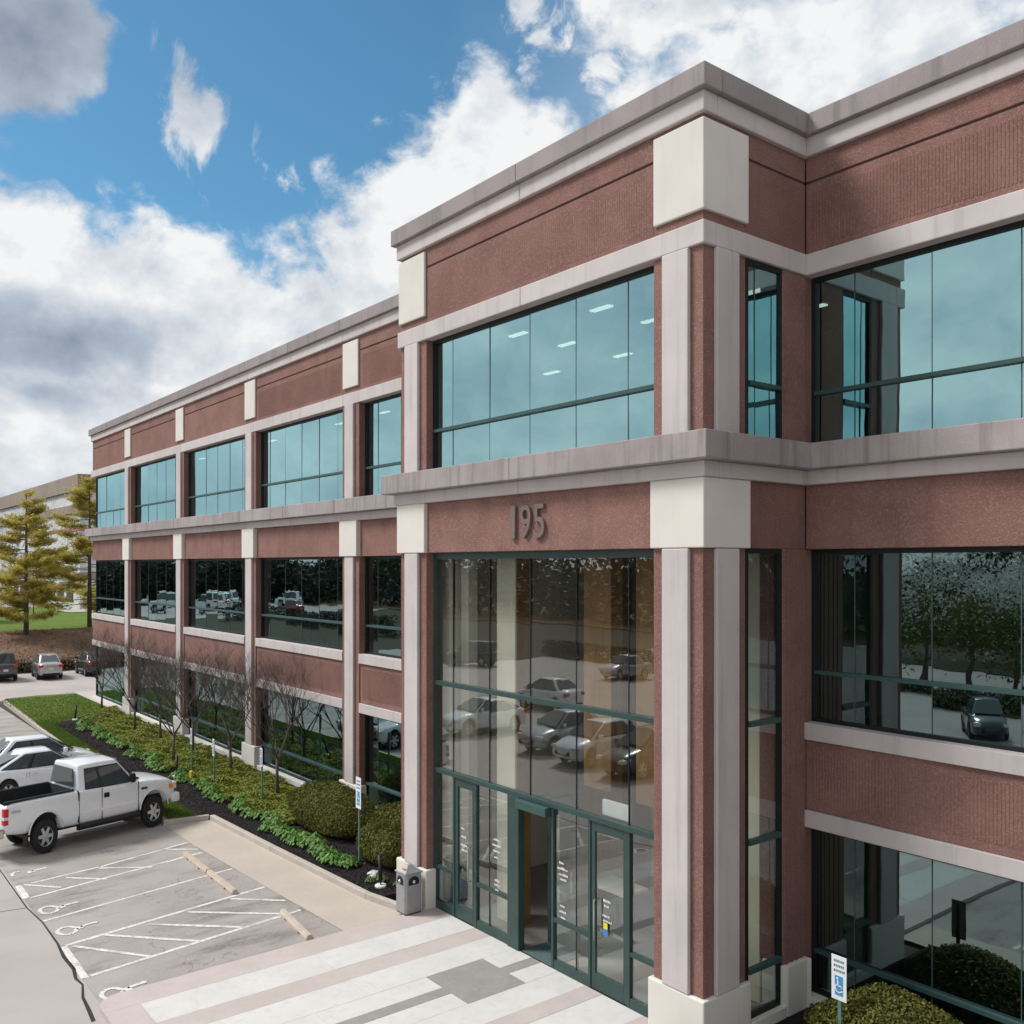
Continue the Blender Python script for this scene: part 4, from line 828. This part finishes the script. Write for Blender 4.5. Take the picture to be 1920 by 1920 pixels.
# ================================================================== VEGETATION
leafmat('leaf_cover', [(.145, .18, .025), (.20, .235, .035), (.26, .28, .05), (.165, .20, .03)]); leafmat('leaf_hosta', [(.08, .17, .035), (.14, .28, .06), (.20, .36, .10)]); leafmat('leaf_shrub', [(.06, .07, .016), (.12, .13, .026), (.20, .19, .045), (.09, .11, .024)]); leafmat('leaf_conifer', [(.36, .33, .08), (.55, .48, .12), (.66, .51, .12), (.43, .43, .12)], trans=.5); leafmat('leaf_dark', [(.02, .032, .02), (.05, .06, .038), (.095, .08, .065), (.04, .06, .035)], trans=.1); leafmat('leaf_brown', [(.22, .14, .10), (.28, .18, .13), (.19, .14, .085)], trans=.1); leafmat('leaf_bloom', [(.6, .62, .58), (.8, .8, .76), (.42, .45, .38)]); leafmat('leaf_spring', [(.06, .09, .02), (.10, .14, .03), (.15, .16, .03)]); leafmat('grass_blade', [(.09, .15, .025), (.15, .22, .04), (.21, .26, .08)])
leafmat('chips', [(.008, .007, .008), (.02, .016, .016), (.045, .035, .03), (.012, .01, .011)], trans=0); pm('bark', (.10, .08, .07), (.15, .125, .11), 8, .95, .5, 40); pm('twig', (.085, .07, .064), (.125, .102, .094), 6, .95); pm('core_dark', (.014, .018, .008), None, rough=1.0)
def grow(m, p, d, L, r, lvl, maxl, spread):
    P = [p]; k = 3 if lvl < 3 else 2
    for i in range(k):
        d = (d + Vector((random.gauss(0, .12), random.gauss(0, .12), random.gauss(.05, .08)))).normalized(); P.append(P[-1] + d * L / k)
    m.tube(P, [r * (1 - .45 * i / k) for i in range(k + 1)], 5 if lvl < 2 else 3, False)
    if lvl >= maxl: return
    n = (5, 4, 4, 4, 4)[lvl]
    for i in range(n):
        q = P[-1].lerp(P[1], random.random() * .75) if i else P[-1]
        a = random.uniform(0, 2 * math.pi); s = spread * random.uniform(.7, 1.2)
        nd = (d + Vector((math.cos(a) * s, math.sin(a) * s, random.uniform(.0, .35)))).normalized()
        grow(m, q, nd, L * random.uniform(.60, .82), r * .55, lvl + 1, maxl, spread)
def bare_mesh(seed, h, maxl=4):
    random.seed(seed); tm = MB(); tm.tube([(0, 0, 0), (.02, .01, h * .13), (.0, .03, h * .27)], [.075, .06, .055], 8); bm_ = MB()
    for i in range(5):
        a = 2 * math.pi * i / 5 + random.uniform(-.4, .4)
        grow(bm_, Vector((0, .02, h * random.uniform(.2, .27))), Vector((math.cos(a) * .62, math.sin(a) * .62, .85)).normalized(), h * .30, .032, 1, maxl, .62)
    return tm.mesh('trunk', True), bm_.mesh('crown')
BT = [bare_mesh(s, 5.0, 5) for s in (11, 23, 37)]
TG = 'bare ornamental trees along the long wing'
for i, (x, y, h, lb) in enumerate(((-58.2, 14.9, .95, 'bare tree at the far corner of the wing by the lawn'), (-49.6, 14.3, 1.06, 'bare tree between the first and second far piers, next after the corner tree'), (-46.2, 14.55, .9, 'bare tree in front of the second far pier'), (-40.2, 13.2, 1.0, 'bare tree nearest the hostas, between second and third piers'), (-41.6, 14.5, 1.0, 'bare tree just behind the one nearest the hostas'), (-36.6, 14.3, 1.0, 'bare tree beside the third pier'), (-32.5, 14.5, 1.02, 'bare tree nearest the tower, between third and fourth piers'))):
    t = thing('bare_tree', lb, 'tree', (x, y, .1), i * 1.7, TG, (h * 1.0, h * 1.0, h * 1.04)); link('trunk', BT[i % 3][0], 'bark', t); link('crown', BT[i % 3][1], 'twig', t)
random.seed(5)
# ground cover: one leafy mass
n = 62000; X = rng.uniform(-58.2, -28.3, n); X = np.where(rng.random(n) < .45, rng.uniform(-45, -28.3, n), X); edge = 12.75 + .22 * np.sin(X * 2.1) + .14 * np.sin(X * 5.3)
edge = np.where(X < -54, edge + (-54 - X) * .55, edge); Y = edge + (15.42 - edge) * rng.random(n) ** .9
H = .16 + .10 * np.sin(X * 1.7 + Y * 2.3) + .08 * np.sin(X * 4.1 - Y * 3.1); Z = .12 + np.clip(H, .05, .5) * rng.random(n) ** .5
gc = quads('ground_cover', 'leaf_cover', np.c_[X, Y, Z], rng.normal(size=(n, 3)) * .45 + [0, -.25, .9], rng.uniform(.035, .075, n), .6)
tag(gc, 'yellow-green low ground cover filling the bed along the wing', 'plants', None, 'stuff')
n = 6000; X = rng.uniform(-28.5, -22, n); Y = rng.uniform(14.6, 15.4, n); gc2 = quads('ground_cover', 'leaf_shrub', np.c_[X, Y, .12 + .3 * rng.random(n)], rng.normal(size=(n, 3)) * .6 + [0, -.1, .8], rng.uniform(.05, .1, n), .5); tag(gc2, 'dark green low plants behind the round shrubs', 'plants', None, 'stuff')
n = 16000; X = rng.uniform(-54, -21, n); Y = 11.35 + 1.6 * rng.random(n) + np.where(X > -31, .018 * (X + 31.2) + .35, 0); C = np.c_[X, Y, np.full(n, .12) + .02 * rng.random(n)]; o = quads('bark_chips', 'chips', C, rng.normal(size=(n, 3)) * .35 + [0, 0, 1], rng.uniform(.015, .05, n), .4); tag(o, 'black bark chips scattered over the mulch bed', 'mulch', None, 'stuff')
# hostas
def hosta_mesh(seed):
    r_ = np.random.default_rng(seed); k = 60; a = r_.uniform(0, 2 * np.pi, k); rad = .27 * np.sqrt(r_.random(k)); C = np.c_[np.cos(a) * rad, np.sin(a) * rad, .05 + .24 * (1 - (rad / .3) ** 2) * (.6 + .4 * r_.random(k))]
    N = np.c_[np.cos(a) * .6, np.sin(a) * .6, np.ones(k)]; T = np.c_[np.cos(a), np.sin(a), -.35 * np.ones(k)]
    o = quads('hosta_plant', 'leaf_hosta', C, N, r_.uniform(.045, .085, k), .6, None, T); me = o.data; bpy.data.objects.remove(o); return me
HM = [hosta_mesh(s) for s in range(5)]
hp = []
for i in range(64):
    x = -53.5 + i * .475; hp.append((x + random.uniform(-.2, .2), 12.5 + .18 * math.sin(x * 2.1) + random.uniform(-.2, .2), random.uniform(.8, 1.25)))
for i in range(15): hp.append((-28.2 + i * .335 + random.uniform(-.1, .1), 12.42 + .10 * math.sin(i) + random.uniform(-.08, .14), random.uniform(.8, 1.2)))
for i in range(9): hp.append((-27.0 + i * .42, 12.78 + random.uniform(-.05, .1), random.uniform(.5, .7)))
hp += [(-21.85, 12.75, .6), (-22.0, 12.45, .5), (-21.3, 12.9, .5)]
for x, y, s in hp:
    o = link('hosta_plant', random.choice(HM), 'leaf_hosta'); o.location = (x, y, .11); o.rotation_euler = (0, 0, random.uniform(0, 6)); o.scale = (s, s, s * 1.2)
    tag(o, 'bright green broad-leaved plant in the row along the black mulch', 'plant', 'bright green plants edging the bed')
# clipped shrubs
def shrub(label, loc, rad, n, mat='leaf_shrub', dots=0):
    t = thing('round_shrub', label, 'shrub', loc, 0, 'clipped round shrubs')
    d = rng.normal(size=(n, 3)); d /= np.linalg.norm(d, axis=1)[:, None]; d[:, 2] = np.abs(d[:, 2]) * np.where(rng.random(n) < .22, -.5, 1)
    lb = rng.normal(size=(46, 3)); lb /= np.linalg.norm(lb, axis=1)[:, None]; la = rng.uniform(-.06, .13, 46)
    f = 1 + (np.exp(-((1 - d @ lb.T) / .035)) * la).sum(1) + rng.normal(0, .018, n); sh = (1 - .30 * rng.random(n) ** 1.4) * f
    C = d * sh[:, None] * np.array(rad) + np.array([0, 0, rad[2] * .42]); ok = C[:, 2] > .03; C, d = C[ok], d[ok]; n = len(C)
    quads('crown', mat, C, d + rng.normal(size=(n, 3)) * .55, rng.uniform(.016, .048, n), .5, t)
    MB().lathe([(rad[0] * .78 * math.sin(R(a)), rad[2] * .42 - rad[2] * .78 * math.cos(R(a))) for a in range(60, 181, 12)], 18).build('inner_core', 'core_dark', t).scale = (1, rad[1] / rad[0], 1)  # solid dark core added inside the leaves to block the view through
    if dots:
        q = rng.integers(0, n, dots); quads('new_leaves', 'leaf_tips', C[q] * 1.02, d[q] + [0, -.3, 0], rng.uniform(.03, .05, dots), .6, t)
    return t
leafmat('leaf_tips', [(.45, .42, .06), (.55, .14, .05), (.35, .4, .08)], trans=.3)
shrub('large olive round shrub left of the sign by the fourth pier', (-27.3, 14.1, .1), (2.15, 1.05, .98), 42000); shrub('round shrub behind the parking sign against the tower pier', (-23.4, 14.6, .1), (1.95, .85, 1.0), 28000); shrub('small dark green shrub below the sign beside the tower pier', (-23.3, 13.75, .1), (1.25, .7, .80), 22000)
shrub('large bush with yellow and red tips in front of the window right of the tower', (-8.0, 14.62, .1), (1.75, .95, .92), 56000, 'leaf_shrub', 260)
# grass on the lawn strip
n = 26000; X = rng.uniform(-66, -31.4, n); lo_ = 10.3 + (X + 31.6) * -.0175; hi_ = np.where(X > -54.4, 11.1 + (X + 31.2) * -.018, np.minimum(15.3, 11.6 + (-54.4 - X) * .9)); Y = lo_ + (hi_ - lo_) * rng.random(n)
gr = quads('grass', 'grass_blade', np.c_[X, Y, np.full(n, .16)], np.c_[rng.normal(size=n), rng.normal(size=n), np.zeros(n)], rng.uniform(.03, .06, n), .25, None, np.c_[rng.normal(size=(n, 2)) * .4, np.ones(n)]); tag(gr, 'short green grass beside the parking kerb', 'grass', None, 'stuff')
# ---- bank, far lawn
def bz(x): return float(np.interp(-x, [82, 84, 97, 100, 135, 160], [0, .75, 2.5, 2.45, 2.2, 1.6]))
m = MB(); xs_ = [-83.9, -86, -88.5, -91, -94, -97]; ys_ = list(range(5, 71, 5))
for x in xs_:
    for y in ys_: m.v.append((x, y, bz(x) + random.uniform(-.12, .12) if x > -97 and x < -84 else bz(x)))
for i in range(len(xs_) - 1):
    for j in range(len(ys_) - 1): a = i * len(ys_) + j; m.f.append((a, a + 1, a + len(ys_) + 1, a + len(ys_)))
struct('bank', m, 'bank')
struct('far_lawn', MB().poly([(-96.99, 6, 2.5), (-96.99, 70, 2.5), (-135, 70, 2.2), (-175, 70, 1.5), (-175, 14, 1.5), (-135, 10, 2.2)]), 'lawn')
n = 30000; X = rng.uniform(-97, -83, n); Y = rng.uniform(2, 50, n); Z = np.array([bz(x) for x in X]) + .14 * rng.random(n)
o = quads('bank_cover', 'leaf_brown', np.c_[X, Y, Z], rng.normal(size=(n, 3)) * .7 + [.4, 0, .5], rng.uniform(.04, .10, n), .5); tag(o, 'reddish-brown dormant plants covering the bank behind the cars', 'plants', None, 'stuff')
n = 9000; X = rng.uniform(-83.6, -82.4, n); Y = rng.uniform(2, 50, n); o = quads('hedge', 'leaf_hedge' if 'leaf_hedge' in MATS else 'leaf_brown', np.c_[X, Y, 1.05 * rng.random(n)], rng.normal(size=(n, 3)), rng.uniform(.06, .13, n), .5); leafmat('leaf_hedge', [(.05, .045, .03), (.09, .075, .05), (.06, .06, .03)], trans=.1); o.data.materials[0] = MATS['leaf_hedge']; tag(o, 'low grey-brown hedge at the foot of the bank', 'hedge')
# ---- conifers with drooping yellow-green boughs
def conifer(label, loc, h, w_, seed, n_wh=14):
    random.seed(seed); t = thing('conifer_tree', label, 'tree', loc, 0, 'yellow-green conifers on the bank')
    MB().tube([(0, 0, -.5), (.05, 0, h * .5), (0, 0, h)], [.24, .15, .03], 8).build('trunk', 'bark', t, True)
    br = MB(); C = []; N = []; T = []; Sz = []
    for i in range(n_wh * 5):
        f = (i + random.random()) / (n_wh * 5); z = h * (.12 + .86 * f); Lm = w_ * (1 - f) ** .62 * (.95 if i else .6) + .3
        for k in (random.randrange(5),):
            if random.random() < .12: continue
            a = 2 * math.pi * (k + random.random() * .7) / 5 + i * 1.1; L = Lm * random.uniform(.45, 1.2); dx, dy = math.cos(a), math.sin(a); P = []
            for s in range(6):
                u = s / 5; P.append((dx * L * u, dy * L * u, z + L * (.02 * u - .42 * u * u + .52 * u ** 3)))
            br.tube(P, [.045 * (1 - .8 * s / 5) for s in range(6)], 4, False)
            for q in range(int(5 + L * 5.6)):                       # feathery tufts along the bough
                u = .28 + .72 * random.random() ** .75; s = min(4, int(u * 5)); p = Vector(P[s]).lerp(Vector(P[s + 1]), u * 5 - s)
                sd = random.gauss(0, .30) * (.5 + L * .22); p = Vector((p.x - dy * sd, p.y + dx * sd, p.z + random.uniform(-.05, .15)))
                a2 = a + random.gauss(0, .55) + (.5 if sd > 0 else -.5) * min(1, abs(sd)); tx, ty = math.cos(a2), math.sin(a2); tl = random.uniform(.35, .75); up = random.uniform(.05, .45)
                for e in range(40):
                    v = random.uniform(-1, 1); wv = .2 * (1 - v * v * .6); o1, o2 = random.gauss(0, wv), random.gauss(0, wv * .8)
                    C.append((p.x + tx * tl * v - ty * o1, p.y + ty * tl * v + tx * o1, p.z + tl * v * up + o2)); N.append((random.gauss(0, .7), random.gauss(0, .7), 1)); T.append((tx + random.gauss(0, .6), ty + random.gauss(0, .6), up + random.gauss(.1, .4))); Sz.append(random.uniform(.09, .20))
    br.build('branches', 'bark', t)['kind'] = 'stuff'; quads('crown', 'leaf_conifer', C, N, Sz, .24, t, T)
    return t
conifer('tall yellow-green conifer standing alone on the brown bank', (-95, 17.75, bz(-95) - .1), 13.4, 5.0, 3, 12); conifer('yellow-green conifer beside the far corner of the wing', (-99, 24.2, 2.4), 15.2, 5.8, 9, 13)
random.seed(15)
BM = bare_mesh(51, 14, 5)
for lb, x, y, s in (('tall bare tree rising behind the lone conifer', -132, 25.5, 1.15), ('bare tree at the picture edge behind the conifer', -120, 17.2, .85)):
    t = thing('bare_tree', lb, 'tree', (x, y, 2), 1.0, 'bare trees beyond the bank', (s, s, s)); link('trunk', BM[0], 'bark', t); link('crown', BM[1], 'twig', t)
n = 5000; d = rng.normal(size=(n, 3)); d /= np.linalg.norm(d, axis=1)[:, None]; C = d * np.array([6, 3.2, 4.2]) * rng.uniform(.6, 1, n)[:, None] + np.array([-118, 16.0, 5.2]); o = thing('brown_thicket', 'brown leafless thicket at the picture edge behind the lone conifer', 'thicket', (0, 0, 0)); quads('crown', 'leaf_brown', C, d + rng.normal(size=(n, 3)) * .5, rng.uniform(.12, .3, n), .35, o)
# ---- far white building
pm('far_white', (.66, .67, .69), (.6, .61, .63), .1, .8); pm('far_tan', (.34, .27, .235), (.29, .235, .2), .15, .85); pm('far_red', (.5, .16, .15), None); pm('far_glass', (.06, .075, .085), None, rough=.15, spec=.6)
fbld = thing('white_building', 'white building with tan bands and a thin red stripe beyond the trees', 'building', (0, 0, 0))
for nm, mt, o_, z0, z1 in (('wall', 'far_white', 0, 0, 6.6), ('tan_band', 'far_tan', .25, 6.6, 7.6), ('wall', 'far_white', 0, 7.6, 13.9), ('red_stripe', 'far_red', .1, 13.9, 14.35), ('wall', 'far_white', 0, 14.35, 16.6), ('tan_band', 'far_tan', .3, 16.6, 17.9), ('wall', 'far_white', 0, 17.9, 20.0), ('parapet', 'far_tan', .4, 20.0, 22.4)):
    boxo(nm, mt, fbld, -215 - o_, -150 + o_, 35.3 - o_, 75, z0, z1)
for i in range(9): boxo('window', 'far_glass', fbld, -158 - i * 6, -154 - i * 6, 35.2, 35.35, 3, 5.6)
struct('far_drive', MB().poly([(-137, 31, 2.24), (-148, 31, 2.1), (-149.5, 60, 2.1), (-137, 60, 2.24)]), 'drive')
# ---- what stands across the drive (seen in the glass)
struct('island_lawn', MB().prism([(-62, -31), (-20, -24), (-20, -29), (-62, -38)], -.2, .12), 'lawn'); struct('verge', MB().box(-190, 60, -120, -62, -.2, .10), 'bank'); struct('roadside_lawn', MB().prism([(-60, -46), (-20, -44), (-20, -61.9), (-60, -61.9)], -.2, .10), 'terrain'); struct('far_drive', MB().box(-196, -155, -62, -14, -.2, -.005), 'drive')
def hedge(label, x0, x1, y, h):
    n = int(abs(x1 - x0) * 420); C = np.c_[rng.uniform(x0, x1, n), y + rng.uniform(-.6, .6, n), h * rng.random(n)]; o = quads('hedge', 'leaf_dark', C, rng.normal(size=(n, 3)), rng.uniform(.07, .14, n), .5); tag(o, label, 'hedge', 'hedges across the drive')
hedge('dark clipped hedge across the drive, longest of the two', -68, -52, -31.5, 1.5); hedge('tall dark hedge far beyond the cross road, in front of the white vans', -150, -96, -27, 2.4); hedge('dark clipped hedge across the drive, shorter of the two', -36, -22, -25.5, 1.2)
def leafy(label, x, y, h, w_, mat, n, group):
    t = thing('leafy_tree', label, 'tree', (x, y, .1), 0, group); MB().tube([(0, 0, 0), (.1, 0, h * .3), (0, .1, h * .7)], [.2, .14, .05], 7).build('trunk', 'bark', t, True)
    cl = rng.normal(size=(26, 3)) * np.array([w_ * .42, w_ * .42, h * .17]) + np.array([0, 0, h * .62]); q = rng.integers(0, 26, n); C = cl[q] + rng.normal(size=(n, 3)) * w_ * .17; quads('crown', mat, C, rng.normal(size=(n, 3)), rng.uniform(.10, .22, n), .5, t); return t
for i, (x, y) in enumerate(((-49, -53), (-42, -55), (-35, -52), (-28, -54))): leafy(('first', 'second', 'third', 'last')[i] + ' white-flowering tree of the row mirrored right of the tower', x, y, 12, 6.5, 'leaf_bloom', 3500, 'flowering trees across the drive')
for i, (x, y) in enumerate(((-35.7, -34.8), (-32, -34.2), (-28.5, -33.6))): leafy(('left', 'middle', 'right')[i] + ' small green tree on the island mirrored right of the tower', x, y, 6.5, 3.4, 'leaf_spring', 1300, 'young trees on the island')
n = 60000; X = rng.uniform(-330, 90, n); X = np.where(rng.random(n) < .2, rng.uniform(-345, -230, n), X); top = 9.5 + 2.2 * np.sin(X * .13) + 1.6 * np.sin(X * .37 + 1) + 1.2 * np.sin(X * .9)
Yb = np.where(X < -200, -18 - 56 * (X + 345) / 145, -74.0); C = np.c_[X, Yb + rng.uniform(-8, 8, n), np.abs(top) * rng.random(n) ** .75]
n2_ = 26000; Y2 = rng.uniform(-105, 8, n2_); C = np.r_[C, np.c_[-206 + rng.uniform(-7, 7, n2_) + .15 * Y2, Y2, (9.3 + 1.5 * np.sin(Y2 * .35) + np.sin(Y2 * .9)) * rng.random(n2_) ** .8]]; n += n2_
o = quads('woodland', 'leaf_dark', C, rng.normal(size=(n, 3)), rng.uniform(.35, .8, n), .5); tag(o, 'dark belt of far trees mirrored in the second-floor windows', 'woodland', None, 'stuff')
